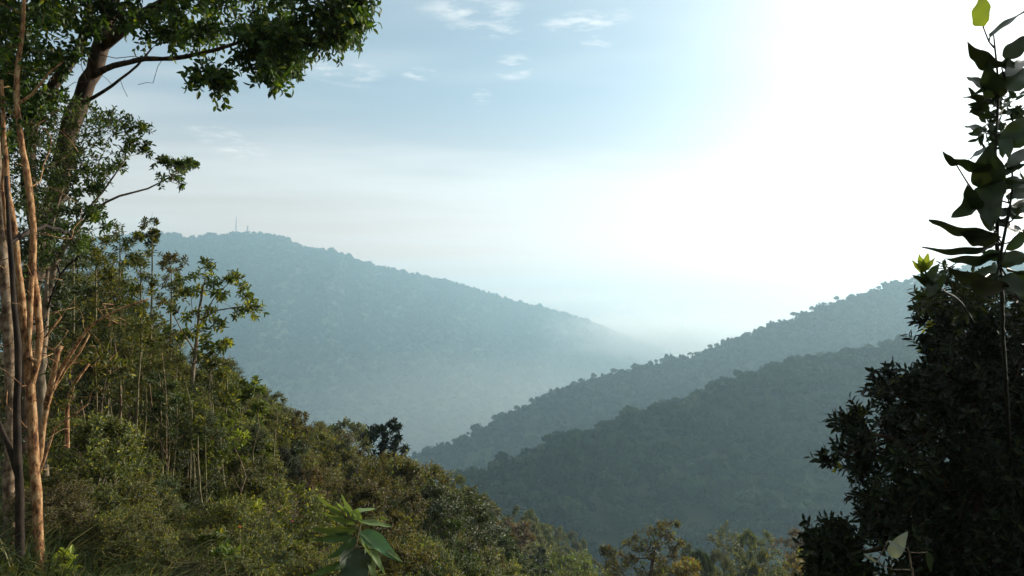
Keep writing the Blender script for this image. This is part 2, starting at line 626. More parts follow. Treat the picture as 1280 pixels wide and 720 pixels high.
NA, NR = 220, 150
rr = np.concatenate([[0.0], 0.5 * (7000 / 0.5) ** (np.arange(NR) / (NR - 1))])
aa = np.arange(NA) / NA * 2 * math.pi
gx, gy = rr[1:, None] * np.sin(aa), rr[1:, None] * np.cos(aa)
gz = np.concatenate([height(gx[i:i + 10], gy[i:i + 10]) for i in range(0, NR, 10)])
V = np.concatenate([[[0, 0, hz(0, 0)]], np.stack([gx, gy, gz], -1).reshape(-1, 3)])
a = np.arange(NA)
b = (a + 1) % NA
F4 = np.concatenate([np.stack([1 + k * NA + a, 1 + (k + 1) * NA + a, 1 + (k + 1) * NA + b, 1 + k * NA + b], 1) for k in range(NR - 1)])
F3 = np.stack([np.zeros(NA, int), 1 + a, 1 + b], 1)
g = Geo()
g.add(V, F3=F3[:, ::-1], F4=F4[:, ::-1])
me = g.mesh('ground', M['soil'])
tag(obj('ground', me), 'brushy mountain slope falling away into the valley', 'ground', kind='structure')

# ------------------------------------------------------------------ hills
def hill(name, label, crest, slope, seed, amp, foot=-352, nt=40, back=0.8, step=14, far=1.0):
    pts = np.array([P(c[0], c[1], c[2] * far) for c in crest])
    seg = np.r_[0, np.cumsum(np.linalg.norm(np.diff(pts, axis=0), axis=1))]
    n = int(seg[-1] / step)
    s = np.linspace(0, seg[-1], n)
    cp = np.stack([np.interp(s, seg, pts[:, k]) for k in range(3)], 1)
    # soften the polyline's corners
    for _ in range(2):
        cp[1:-1] = 0.25 * cp[:-2] + 0.5 * cp[1:-1] + 0.25 * cp[2:]
    ch = pts[-1] - pts[0]
    d = np.array([ch[1], -ch[0]]) / np.hypot(ch[0], ch[1])       # horizontal, towards the camera
    if d[1] > 0:
        d = -d
    T = np.r_[-np.linspace(1, 0, nt // 2, endpoint=False) ** 1.3 * back, np.linspace(0, 1, nt) ** 1.2]
    Lf = (cp[:, 2] - foot) / slope
    X = cp[:, None, 0] + d[0] * T[None] * Lf[:, None]
    Y = cp[:, None, 1] + d[1] * T[None] * Lf[:, None]
    prof = np.abs(T) * (0.86 + 0.14 * np.abs(T))
    Z = cp[:, None, 2] - prof[None] * (cp[:, 2] - foot)[:, None]
    fade = np.clip(np.abs(T) * 4, 0, 1)[None]
    ridg = np.abs(fbm(s[:, None] / 170 + seed + T[None] * 0.8, T[None] * 1.6 + seed, 4))
    Z = Z + amp * fade * (0.35 - ridg * 1.5) + amp * 0.15 * fade * fbm(X / 40 + seed, Y / 40, 3)
    Vv = np.stack([X, Y, Z], -1)
    nT = len(T)
    i, j = np.meshgrid(np.arange(n - 1), np.arange(nT - 1), indexing='ij')
    k0 = (i * nT + j).ravel()
    F = np.stack([k0, k0 + nT, k0 + nT + 1, k0 + 1], 1)
    gg = Geo()
    gg.add(Vv.reshape(-1, 3), F4=F)
    tag(obj(name, gg.mesh(name, M['hillsoil'])), label, 'hill', kind='structure')
    return Vv, cp, T


def icos(sub):
    bm = bmesh.new()
    bmesh.ops.create_icosphere(bm, subdivisions=sub, radius=1)
    v = np.array([x.co[:] for x in bm.verts])
    f = np.array([[q.index for q in x.verts] for x in bm.faces])
    bm.free()
    return v, f


ICO2 = icos(2)
ICO1 = icos(1)


def puff(seed, lobes, cards, cs, flat=0.7, core=ICO2):
    """a forest crown: lumpy lobes under a skin of leaf clumps"""
    rg = np.random.default_rng(seed)
    V, F, n = [], [], 0
    cen = []
    for k in range(lobes):
        c = np.array([0, 0, 0]) if k == 0 else np.append(rg.normal(0, 0.5, 2), rg.uniform(-0.15, 0.45))
        rr_ = rg.uniform(0.55, 0.75) if k == 0 else rg.uniform(0.3, 0.5)
        v = core[0] * (1 + rg.normal(0, 0.13, (len(core[0]), 1)))
        v = v * rr_ * np.array([1, 1, flat]) + c
        V.append(v)
        F.append(core[1] + n)
        n += len(v)
        cen.append((c, rr_))
    V, F = np.concatenate(V), np.concatenate(F)
    if cards:
        w = rg.integers(0, lobes, cards)
        d = norm(rg.normal(0, 1, (cards, 3)) + np.array([0, 0, 0.35]))
        c = np.array([cen[i][0] for i in w])
        r_ = np.array([cen[i][1] for i in w])[:, None] * rg.uniform(0.95, 1.18, (cards, 1))
        p = c + d * r_ * np.array([1, 1, flat])
        t1 = norm(np.cross(d, rg.normal(0, 1, (cards, 3))) + d * rg.normal(0, 0.5, (cards, 1)))
        t2 = norm(np.cross(t1, d + rg.normal(0, 0.4, (cards, 3))))
        sz = cs * rg.uniform(0.6, 1.4, (cards, 1))
        Q = np.stack([p - t1 * sz, p + t2 * sz * 0.6, p + t1 * sz, p - t2 * sz * 0.6 + d * sz * 0.3], 1).reshape(-1, 3)
        i = np.arange(cards)[:, None] * 4 + n
        F = np.concatenate([F, i + np.array([0, 1, 2]), i + np.array([0, 2, 3])])
        V = np.concatenate([V, Q])
    return V, F


def forest(name, label, Vv, T, protos, spacing, size, seed, tmin=-0.12, tmax=1.0, keep=None, spread=1.0):
    rg = np.random.default_rng(seed)
    n, nT = Vv.shape[:2]
    a, b, c = Vv[:-1, :-1], Vv[1:, :-1], Vv[:-1, 1:]
    area = np.linalg.norm(np.cross(b - a, c - a), axis=-1)
    tm = 0.5 * (T[:-1] + T[1:])
    area = area * ((tm > tmin) & (tm < tmax))[None]
    if keep is not None:
        area = area * keep(Vv[:-1, :-1])
    cnt = rg.poisson(area / spacing ** 2)
    ii, jj = np.nonzero(cnt)
    rep = cnt[ii, jj]
    ii, jj = np.repeat(ii, rep), np.repeat(jj, rep)
    u, v = rg.random((2, len(ii), 1))
    p = Vv[ii, jj] * (1 - u) * (1 - v) + Vv[ii + 1, jj] * u * (1 - v) + Vv[ii, jj + 1] * (1 - u) * v + Vv[ii + 1, jj + 1] * u * v
    sz = size * np.exp(rg.normal(0, 0.30, len(p)))
    which = rg.integers(0, len(protos), len(p))
    gg, tone = Geo(), []
    for k, (pv, pf) in enumerate(protos):
        s_ = np.nonzero(which == k)[0]
        if not len(s_):
            continue
        th = rg.random(len(s_)) * 6.28
        cth, sth = np.cos(th)[:, None], np.sin(th)[:, None]
        x = pv[None, :, 0] * cth - pv[None, :, 1] * sth
        y = pv[None, :, 0] * sth + pv[None, :, 1] * cth
        z = np.broadcast_to(pv[None, :, 2], x.shape) * rg.uniform(0.8, 1.35, (len(s_), 1))
        W = np.stack([x, y, z], -1) * sz[s_][:, None, None] + p[s_][:, None]
        W[..., 2] += sz[s_][:, None] * 0.55
        off = (np.arange(len(s_)) * len(pv))[:, None, None]
        gg.add(W.reshape(-1, 3), F3=(pf[None] + off).reshape(-1, 3))
        tone.append(np.repeat(0.4 + spread * (rg.random(len(s_)) ** 1.4 - 0.4), len(pv)))
    me_ = gg.mesh(name, M['forest'], smooth=False)
    me_.attributes.new('kind_of_tree', 'FLOAT', 'POINT').data.foreach_set('value', np.concatenate(tone).astype(np.float32))
    o = obj(name, me_)
    tag(o, label, 'forest', kind='stuff')
    return p, sz


H1 = hill('hill', 'long hazy mountain ridge with masts on its summit', [
    (-900, 420, 1900), (-500, 380, 1950), (-150, 330, 2050), (60, 306, 2100), (150, 296, 2130), (190, 291, 2150), (215, 294, 2160), (243, 299, 2170), (270, 294, 2180), (300, 291, 2200),
    (325, 292, 2220), (345, 295, 2230), (375, 307, 2260), (392, 313, 2270), (410, 311, 2290), (430, 320, 2310), (450, 328, 2340), (500, 339, 2400), (540, 347, 2450), (580, 357, 2500),
    (600, 363, 2530), (640, 376, 2590), (690, 388, 2670), (740, 403, 2750), (800, 428, 2850), (840, 446, 2920), (900, 480, 3020), (1000, 520, 3200)], 0.50, 3.3, 70, step=30, far=1.35)
H2 = hill('hill.001', 'hazy forested ridge rising behind the nearer ridge', [
    (430, 640, 860), (500, 580, 900), (540, 566, 920), (600, 541, 950), (640, 521, 975), (680, 503, 1000), (720, 486, 1030), (760, 472, 1060), (800, 462, 1080), (860, 449, 1110),
    (900, 436, 1130), (950, 415, 1150), (1000, 398, 1170), (1050, 379, 1190), (1100, 364, 1210), (1150, 352, 1230), (1280, 318, 1280), (1500, 275, 1350), (1900, 230, 1450)], 0.55, 8.1, 46, step=12)
H3 = hill('hill.002', 'nearest dark forested ridge across the valley', [
    (500, 680, 420), (560, 620, 435), (590, 603, 445), (620, 594, 455), (650, 588, 462), (675, 575, 470), (700, 562, 480), (730, 551, 490), (760, 539, 500), (800, 524, 512), (840, 514, 525),
    (880, 499, 538), (920, 484, 550), (960, 470, 562), (1000, 460, 575), (1040, 452, 588), (1100, 440, 605), (1150, 428, 620), (1280, 398, 660), (1500, 350, 720), (1900, 300, 800)], 0.50, 14.7, 36, step=8)

pf = [puff(s, 1, 14, 0.34) for s in range(4)]
forest('forest', 'unbroken hazy forest covering the far mountainside', H1[0], H1[2], pf, 14, 8.0, 41, tmin=-0.03, tmax=1.0, spread=0.35,
       keep=lambda q: (q[..., 0] / q[..., 1] > -0.62) & (q[..., 0] / q[..., 1] < 0.4))
pm = [puff(10 + s, 2, 45, 0.26, core=ICO1) for s in range(5)]
forest('forest.001', 'hazy forest covering the middle ridge', H2[0], H2[2], pm, 7.6, 5.0, 42, tmin=-0.06, tmax=0.75, keep=lambda q: (q[..., 0] / q[..., 1] < 0.72))
pn = [puff(20 + s, 4, 170, 0.17, core=ICO1) for s in range(6)]
forest('forest.002', 'dark forest covering the nearest ridge across the valley', H3[0], H3[2], pn, 6.8, 5.0, 43, tmin=-0.06, tmax=0.8, keep=lambda q: (q[..., 0] / q[..., 1] < 0.66))

# ------------------------------------------------------------------ plant prototypes
def proto(name, cat, trunks, clumps, cr, wood_mat, leaf_m, step, sp, r0=0.004, up=0.12, sides=5, wig=0.1):
    """an Empty > trunk, crown, with its base at the origin"""
    root = thing(name, name, cat)
    t = Tree(step)
    for k, (p, r, att) in enumerate(trunks):
        t.trunk(p, r, attach=att)
    t.grow(clumps, up=up, wig=wig)
    w, l = Geo(), Geo()
    t.wood(w, r0=r0, sides=sides)
    cen = np.mean(np.asarray(clumps), axis=0) - np.array([0, 0, 0.3 * cr])
    sprays(l, w, clumps, cr, center=cen, **sp)
    obj('trunk', w.mesh(name + '_trunk', wood_mat), root)
    obj('crown', l.mesh(name + '_crown', leaf_m, smooth=False), root)
    return root


def ell(n, c, r, lo=0.45, zmin=-1.0, seed=0, gap=0.0):
    rg = np.random.default_rng(seed)
    out = []
    while len(out) < n:
        d = norm(rg.normal(0, 1, 3))
        if d[2] < zmin:
            continue
        q = d * rg.uniform(lo, 1) ** 0.6
        lump = 0.8 + 0.4 * (vnoise(d[0] * 1.7 + seed * 3.1 + 9, d[1] * 1.7 + d[2] * 1.3 + seed))
        out.append(np.array(c) + q * np.array(r) * lump)
    return np.array(out)


PR = {}


def lobes(n_lobe, per, c, r, lr, zmin, seed):
    """clump centres on the upper shells of billowing lobes"""
    rg = np.random.default_rng(seed + 900)
    cen = ell(n_lobe, c, np.array(r) - lr * 0.7, 0.55, zmin=zmin, seed=seed)
    out = []
    for q in cen:
        l_ = lr * rg.uniform(0.7, 1.25)
        d = norm(rg.normal(0, 1, (per, 3)) + np.array([0, 0, 0.55]) + 0.6 * norm(q - np.array(c)))
        out.append(q + d * l_ * rg.uniform(0.75, 1.0, (per, 1)))
    return np.concatenate(out)




def bush(seed, h=1.7, r=0.95, n=72, ln=0.054, wd=0.024, mat='olive', per=13):
    rg = np.random.default_rng(seed)
    tr = []
    for k in range(5):
        a_ = k * 1.3 + rg.random()
        q = np.array([math.cos(a_), math.sin(a_), 0])
        tr.append(([np.array([0, 0, -0.3]) + q * 0.06, q * 0.2 * r + [0, 0, 0.3 * h], q * 0.45 * r + [0, 0, 0.62 * h]], [0.018, 0.014, 0.008], None))
    cl = lobes(9, n // 6, (0, 0, 0.52 * h), (r, r, 0.5 * h), 0.36 * r, -0.5, seed)
    return proto('bush', 'shrub', tr, cl, 0.24 * r, M['twig'], M[mat], 0.15, dict(twigs=8, per=per, ln=ln, wd=wd, droop=0.1, twig_r=0.003))


def sapling(seed, h=4.0, n=40, r=0.55, ln=0.070, wd=0.026, mat='green', low=0.25):
    rg = np.random.default_rng(seed)
    tr = []
    for k in range(2):
        o = np.append(rg.normal(0, 0.10, 2), 0)
        lean = np.append(rg.normal(0, 0.22, 2), 0)
        hh = h * (0.95 if k == 0 else rg.uniform(0.6, 0.85))
        tr.append(([o + [0, 0, -0.3], o + lean * 0.3 + [0, 0, hh * 0.35], o + lean * 0.8 + [0, 0, hh * 0.7], o + lean + [0, 0, hh * 0.93]], [0.020, 0.016, 0.011, 0.006], None))
    zz = low + (1 - low) * rg.random(n) ** 0.8
    rad = r * (1.05 - 0.55 * np.abs(zz - 0.6) / 0.4) * rg.uniform(0.3, 1, n)
    an = rg.random(n) * 6.28
    cl = np.stack([rad * np.cos(an), rad * np.sin(an), zz * h], 1)
    return proto('sapling', 'sapling', tr, cl, 0.26, M['stem'], M[mat], 0.2, dict(twigs=7, per=12, ln=ln, wd=wd, droop=0.12, up=0.35, twig_r=0.0025), r0=0.003)


def tree(seed, h=8.0, r=2.8, n=84, cr=0.55, ln=0.22, wd=0.12, mat='dusty', th=0.35, name='forest_tree', per=9, twigs=8, flat=0.40, zmin=-0.4):
    rg = np.random.default_rng(seed)
    lean = np.append(rg.normal(0, 0.3, 2), 0)
    tr = [([np.array([0, 0, -1.0]), lean * 0.3 + [0, 0, h * 0.25], lean * 0.7 + [0, 0, h * 0.5], lean + [0, 0, h * 0.72]], [0.17, 0.14, 0.10, 0.05], None)]
    for k in range(4):
        a_ = k * 1.57 + rg.random()
        q = np.array([math.cos(a_), math.sin(a_), 0])
        z0 = h * rg.uniform(0.3, 0.5)
        tr.append(([lean * z0 / h + [0, 0, z0], lean * 0.6 + q * r * 0.3 + [0, 0, z0 + h * 0.14], lean * 0.8 + q * r * 0.62 + [0, 0, z0 + h * 0.24]], [0.08, 0.06, 0.035], True))
    cl = lobes(max(6, n // 8), 9, (lean[0] * 0.8, lean[1] * 0.8, h * 0.62), (r, r, h * flat), 0.36 * r, zmin, seed)
    return proto(name, 'tree', tr, cl, cr, M['twig'], M[mat], 0.6, dict(twigs=twigs, per=per, ln=ln, wd=wd, droop=0.05, detailed=False, twig_r=0.012, flat=1.0), r0=0.018)


PR['bush'] = [bush(101), bush(102, 2.0, 0.9, 72, 0.048, 0.023), bush(103, 1.5, 1.1, 72, 0.062, 0.023), bush(104, 1.9, 1.0, 66, 0.048, 0.026), bush(105, 1.8, 1.0, 62, 0.072, 0.030, per=11), bush(106, 1.9, 1.0, 80, 0.045, 0.024, per=12)]
PR['sapling'] = [sapling(201), sapling(202, 4.4, 46, 0.6, 0.062, 0.025), sapling(203, 3.6, 36, 0.5, 0.080, 0.028), sapling(204, 4.8, 46, 0.7, 0.066, 0.022)]
PR['tree'] = [tree(301), tree(302, 7.5, 2.5, 72, flat=0.42), tree(303, 9, 2.6, 90), tree(304, 7, 3.2, 96, flat=0.33),
              tree(305, 8, 2.7, 100, 0.5, 0.18, 0.10)]
PR['ridge'] = [tree(401, 11, 3.6, 34, 1.25, 0.75, 0.5, name='ridge_tree', per=6, twigs=7, flat=0.22, zmin=-0.3), tree(402, 13, 3.0, 30, 1.2, 0.75, 0.5, name='ridge_tree', per=6, twigs=7, flat=0.26),
               tree(403, 9.5, 4.2, 36, 1.2, 0.75, 0.5, name='ridge_tree', per=6, twigs=7, flat=0.2, zmin=-0.2)]
used = {}


def place(kind, loc, rz, s, label, group, mats, tilt=(0, 0), idx=None):
    lst = PR[kind]
    i = idx if idx is not None else int(R.integers(len(lst)))
    key = (kind, i)
    return dup(lst[i], loc, rz, s, label, group, mats, tilt)


# outline of the near vegetation in the photograph, as a limit on how tall the plants on the slope may grow
OUT = np.array([(0, 300), (60, 300), (100, 310), (170, 320), (200, 350), (222, 440), (260, 452), (300, 478), (340, 502), (370, 525), (400, 537), (450, 546), (480, 560), (505, 578), (540, 592), (580, 594), (600, 612), (640, 640), (660, 642),
                (700, 666), (732, 690), (742, 702), (752, 716), (770, 740), (845, 690), (880, 672), (905, 668), (940, 678), (975, 670), (1000, 674), (1030, 690), (1100, 700), (1300, 705)], float)


def outline(px):
    return np.interp(px, OUT[:, 0], OUT[:, 1])


ZONES = [(140, 'beside the trunks at the left edge'), (235, 'among the thin stems of the left slope'), (330, 'below the lone spreading sapling'), (430, 'on the crest left of the dark conifer'),
         (520, 'around the dark conifer'), (600, 'behind the broad leaved plant and rusty tree'), (670, 'along the lower spur of the left slope'), (760, 'at the tip of the spur'), (900, 'beside the reddish tree at the bottom edge'), (2000, 'between the reddish tree and the dark bush')]
KINDN = {'olive': 'olive green', 'green': 'mid green', 'deep': 'deep green', 'dry': 'dry brownish', 'dusty': 'dusty grey green', 'bright': 'bright yellowish green', 'russet': 'russet tinged', 'rust': 'rusty orange'}
WORDS = {'bush': 'bush', 'sapling': 'thin stemmed sapling', 'tree': 'tree'}


def mats_for(kind, col):
    return {'crown': M[col]}


def put(kind, x, y, hgt, col, base_h, idx=None, label=None, group=None, wide=1.0, rz=None, sink=0.0):
    z = hz(x, y)
    px, py = to_px((x, y, z + hgt))
    s = hgt / base_h
    if label is None:
        zone = next(t for lim, t in ZONES if px < lim)
        dist = 'close' if y < 13 else 'further' if y < 45 else 'distant'
        label = f'{KINDN[col]} {WORDS[kind]} {zone}, {dist} row'
        group = f'{KINDN[col]} {WORDS[kind]}s {zone}, {dist} row'
    return place(kind, (x, y, z - sink), R.random() * 6.28 if rz is None else rz, (s * wide, s * wide, s), label, group, mats_for(kind, col), (R.normal(0, 0.06), R.normal(0, 0.06)), idx)


BASEH = {'bush': 1.9, 'sapling': 4.3, 'tree': 8.6}
placed = []


def scatter(kind, n, yr, pxr, hr, cols, gap, tries=60, wide=(0.9, 1.25), occ=1.0, seed=0):
    rg = np.random.default_rng(seed)
    done = 0
    for _ in range(n * tries):
        if done >= n:
            break
        y = yr[0] * (yr[1] / yr[0]) ** rg.random()
        px = rg.uniform(*pxr)
        x = (px - 640) / FPX * y
        z = hz(x, y)
        h = rg.uniform(*hr)
        top = P(px, outline(px) + 2, y)[2]
        wd_ = 0.55 * h * 0.5
        for q in (px - wd_ / y * FPX, px + wd_ / y * FPX):
            top = min(top, P(px, outline(q) + 1, y)[2] + 0.25 * h)
        if z + h > top:
            h = top - z
            if h < hr[0] * 0.75:
                continue
        h *= rg.uniform(0.80, 1.02)
        if h < hr[0] * 0.7:
            continue
        if y < 14.6 and 318 < px < 408 and to_px((x, y, z + h))[1] < 645:
            continue
        # the plant must show in the frame
        if to_px((x, y, z + h))[1] > 735:
            continue
        r_ = h * gap
        if any((x - q[0]) ** 2 + (y - q[1]) ** 2 < (r_ + q[2]) ** 2 for q in placed):
            continue
        placed.append((x, y, r_))
        nz = fbm(x * 0.12 + 40, y * 0.12, 2) + rg.normal(0, 0.25)
        col = cols[int(np.clip((nz * 0.9 + 0.5) * len(cols), 0, len(cols) - 1))]
        put(kind, x, y, h, col, BASEH[kind], wide=rg.uniform(*wide))
        done += 1
    return done


def crown_at(px, cy, r, Y, col, label, flat=1.0):
    x = (px - 640) / FPX * Y
    z = hz(x, Y)
    top = P(px, cy - r * flat, Y)[2]
    sxy, sz = r / FPX * Y / 2.9, max(0.25, (top - z) / 8.6)
    placed.append((x, Y, r / FPX * Y * 0.6))
    place('tree', (x, Y, z), R.random() * 6.28, (sxy, sxy, sz), label, None, {'crown': M[col]})


for a_ in [(548, 606, 24, 64, 'dusty', 'greyish billowing tree above the rusty tree'), (577, 614, 20, 72, 'green', 'green tree right of the greyish tree above the rusty one'), (566, 628, 24, 66, 'green', 'lit green tree touching the right side of the rusty tree'),
           (588, 636, 17, 74, 'dusty', 'grey green small crown below the skyline of the spur'), (592, 618, 12, 86, 'deep', 'dark crown on the skyline between two lighter trees'), (612, 634, 19, 88, 'olive', 'olive tree with a lit top on the spur skyline'),
           (630, 645, 16, 96, 'dusty', 'grey crown right of the olive tree on the spur skyline'), (648, 642, 18, 105, 'green', 'tall green crown on the lower spur skyline'), (662, 655, 13, 108, 'dusty', 'small crown leaning on the tall green one'),
           (601, 668, 27, 56, 'olive', 'broad olive tree in the middle of the spur'), (582, 660, 18, 62, 'dry', 'brownish tree left of the broad olive tree'), (672, 690, 19, 66, 'deep', 'dark tree below the russet crown'), (655, 700, 16, 60, 'deep', 'dark low tree left of the dark one below the russet crown'),
           (678, 662, 15, 128, 'dusty', 'hazy pale crown past the tall green one'), (694, 672, 17, 136, 'dusty', 'rounded hazy crown near the spur tip'), (703, 668, 12, 146, 'green', 'small hazy crown behind the rounded one near the tip'), (714, 678, 14, 150, 'dusty', 'second last hazy crown at the spur tip'),
           (727, 686, 11, 156, 'dusty', 'last small hazy crown at the spur tip'), (560, 690, 26, 40, 'olive', 'olive green bushy tree below the rusty tree'), (590, 706, 20, 42, 'deep', 'dark speckled bushy tree at the bottom edge'), (622, 706, 18, 46, 'olive', 'yellowish olive bushy tree at the bottom edge'),
           (520, 672, 20, 38, 'green', 'green bushy tree right of the broad leaved plant'), (500, 632, 18, 44, 'deep', 'deep green tree left of the rusty tree'), (520, 598, 16, 52, 'deep', 'dark crown just right of the dark conifer'), (640, 690, 16, 60, 'dry', 'brownish crown under the russet tree'),
           (880, 692, 20, 84, 'dusty', 'grey green tree just right of the reddish tree'), (928, 690, 18, 78, 'olive', 'olive tree between the two creeper draped trees'), (975, 696, 20, 74, 'dusty', 'grey green tree before the pinkish brown crown'), (1012, 694, 18, 70, 'green', 'green tree touching the edge of the dark bush'),
           (900, 706, 22, 60, 'dusty', 'leafy tree under the hooded creeper draped tree'), (945, 710, 22, 58, 'olive', 'olive tree low in the middle of the bottom row'), (870, 714, 18, 50, 'deep', 'dark green low tree by the orange tinged bush'), (1000, 716, 22, 56, 'olive', 'olive tree lowest beside the dark bush'),
           (768, 716, 18, 72, 'olive', 'olive tree filling the gap just left of the reddish tree'), (762, 702, 11, 110, 'green', 'small hazy green tree behind the gap left of the reddish tree'), (855, 700, 14, 96, 'dusty', 'hazy grey crown peeping right behind the reddish tree'), (1035, 700, 18, 66, 'olive', 'olive tree half hidden by the left foot of the dark bush'),
           (745, 712, 14, 90, 'dusty', 'hazy tree between the round tree and the reddish tree')]:
    crown_at(*a_)

for (px, top, Y, r_, lab) in [(420, 556, 19, 30, 'rounded deep green bush between the dark hollow and the dark conifer'), (352, 556, 15, 24, 'bush coloured dark as the shade of the hollow below the crest'), (372, 585, 14, 20, 'bush coloured dark for shade in the hollow left of the broad leaved plant'), (338, 590, 13.5, 18, 'bush coloured dark for shade in the hollow next to the yellow weeds')]:
    x = (px - 640) / FPX * Y
    z = hz(x, Y)
    h_ = P(px, top, Y)[2] - z
    placed.append((x, Y, r_ / FPX * Y * 0.8))
    place('bush', (x, Y, z), R.random() * 6.28, (r_ / FPX * Y / 0.95,) * 2 + (max(0.3, h_ / 1.9),), lab, None, {'crown': M['dark']})  # near-black leaf colour stands for the shade of the hollow

# far and middle trees down the spur, then the valley row at the bottom, then bushes, then the near thicket
n_ = [scatter('tree', 30, (62, 150), (520, 770), (6, 10), ['deep', 'dusty', 'green', 'dusty', 'olive'], 0.20, seed=1),
      scatter('tree', 26, (60, 110), (800, 1090), (6, 9.5), ['dusty', 'olive', 'dusty', 'dry'], 0.19, seed=2),
      scatter('tree', 22, (30, 62), (400, 700), (3.6, 6), ['deep', 'olive', 'green', 'deep', 'olive'], 0.20, seed=3),
      scatter('bush', 60, (17, 40), (290, 640), (1.9, 3.8), ['deep', 'olive', 'deep', 'olive', 'green', 'dry', 'olive'], 0.27, seed=4),
      scatter('bush', 26, (30, 55), (600, 780), (2.2, 3.6), ['olive', 'deep', 'olive', 'green'], 0.27, seed=5),
      scatter('bush', 30, (9, 17), (300, 600), (1.1, 2.0), ['green', 'olive', 'deep', 'dry', 'olive', 'olive'], 0.27, seed=6),
      scatter('sapling', 46, (9, 17), (30, 330), (2.4, 4.6), ['deep', 'green', 'olive', 'deep', 'olive', 'dry'], 0.10, seed=7),
      scatter('bush', 40, (7.6, 15), (60, 330), (0.9, 1.6), ['olive', 'green', 'deep', 'olive', 'dry'], 0.24, seed=8),
      scatter('bush', 44, (6.0, 8.6), (60, 430), (0.5, 1.25), ['olive', 'green', 'olive', 'dry', 'green'], 0.24, seed=10),
      scatter('bush', 14, (15, 24), (60, 300), (2.0, 3.2), ['deep', 'olive', 'olive', 'green'], 0.26, seed=9)]
print('scattered', n_)

# trees that stand out along the crests across the valley
def crest_trees(Hv, n, pxr, label, group, seed, s=(0.65, 1.25)):
    rg = np.random.default_rng(seed)
    cp = Hv[1]
    xs = np.array([to_px(q)[0] for q in cp])
    for px in np.sort(rg.uniform(*pxr, n)):
        i = int(np.argmin(np.abs(xs - px)))
        q = cp[i]
        sc_ = rg.uniform(*s)
        place('ridge', (q[0], q[1] + rg.uniform(-2, 2), q[2] - 1.0), rg.random() * 6.28, (sc_ * rg.uniform(.9, 1.3), sc_ * rg.uniform(.9, 1.3), sc_), label, group, {'crown': M['deep']}, (rg.normal(0, .05), rg.normal(0, .05)))


crest_trees(H2, 46, (600, 1150), 'small spreading tree standing on the crest of the hazy middle ridge', 'trees on the crest of the hazy middle ridge', 51)
crest_trees(H3, 30, (620, 1140), 'spreading tree standing on the crest of the nearest ridge across the valley', 'trees on the crest of the nearest ridge', 52, (0.5, 0.95))

# ------------------------------------------------------------------ single plants of the photograph
def pts(lst, Y):
    out = []
    for a_ in lst:
        out.append(P(a_[0], a_[1], a_[2] if len(a_) > 2 else Y))
    return out


def rooted(lst, Y, rads):
    """a trunk polyline that starts in the ground under its first point"""
    p = pts(lst, Y)
    b_ = p[0].copy()
    b_[2] = min(hz(b_[0], b_[1]) - 0.15, p[0][2] - 0.05)
    return [b_] + p, [rads[0]] + list(rads)


def jitter(lst, Y, dy, n_sub=1, spread=0.0):
    """clump centres from (px, py, r px) blobs; every blob gives n_sub centres in a ball"""
    out, rad = [], []
    for (px, py, r_) in lst:
        for k in range(n_sub):
            y = Y + R.uniform(-dy, dy)
            out.append(P(px + R.normal(0, r_ * spread), py + R.normal(0, r_ * spread), y))
            rad.append(r_ / FPX * y)
    return np.array(out), np.array(rad)


def fill(poly, n, Y, dy, seed, inset=10):
    """clump centres inside a pixel polygon, spread in depth"""
    rg = np.random.default_rng(seed)
    poly = np.array(poly, float)
    def inside(x, y):
        c, j = False, len(poly) - 1
        for i in range(len(poly)):
            xi, yi = poly[i]
            xj, yj = poly[j]
            if (yi > y) != (yj > y) and x < (xj - xi) * (y - yi) / (yj - yi) + xi:
                c = not c
            j = i
        return c
    out = []
    lo, hi = poly.min(0), poly.max(0)
    while len(out) < n:
        x, y = rg.uniform(lo, hi)
        if all(inside(x + dx, y + dy_) for dx, dy_ in ((0, 0), (inset, 0), (-inset, 0), (0, inset), (0, -inset))):
            out.append(P(x, y, Y + rg.uniform(-dy, dy)))
    return np.array(out)


def plant(name, label, cat, trunks, clumps, cr, wood_mat, leaf_m, step, sp, r0=0.004, up=0.12, sides=6, wig=0.1, extra=(), rmax=None, lowpen=0.6, bare=None):
    base = trunks[0][0][0]
    root = thing(name, label, cat, base)
    t = Tree(step)
    for p_, r_, att in trunks:
        t.trunk(p_, r_, attach=att)
    if clumps is not None:
        t.grow(clumps if bare is None else np.concatenate([clumps, bare]), up=up, wig=wig, lowpen=lowpen)
    w, l = Geo(), Geo()
    t.wood(w, r0=r0, sides=sides, rmax=rmax)
    if clumps is not None:
        cen = np.mean(clumps, axis=0) - np.array([0, 0, 0.2])
        sprays(l, w, clumps, cr, center=cen, **sp)
    for (ec, er, em, esp, en) in extra:
        g2 = Geo()
        sprays(g2, None, ec, er, center=None, **esp)
        obj(en, g2.mesh(name + '_' + en, em, smooth=False, origin=base), root)
    obj('trunk', w.mesh(name + '_trunk', wood_mat, origin=base), root)
    if clumps is not None:
        obj('crown', l.mesh(name + '_crown', leaf_m, smooth=False, origin=base), root)
    return root


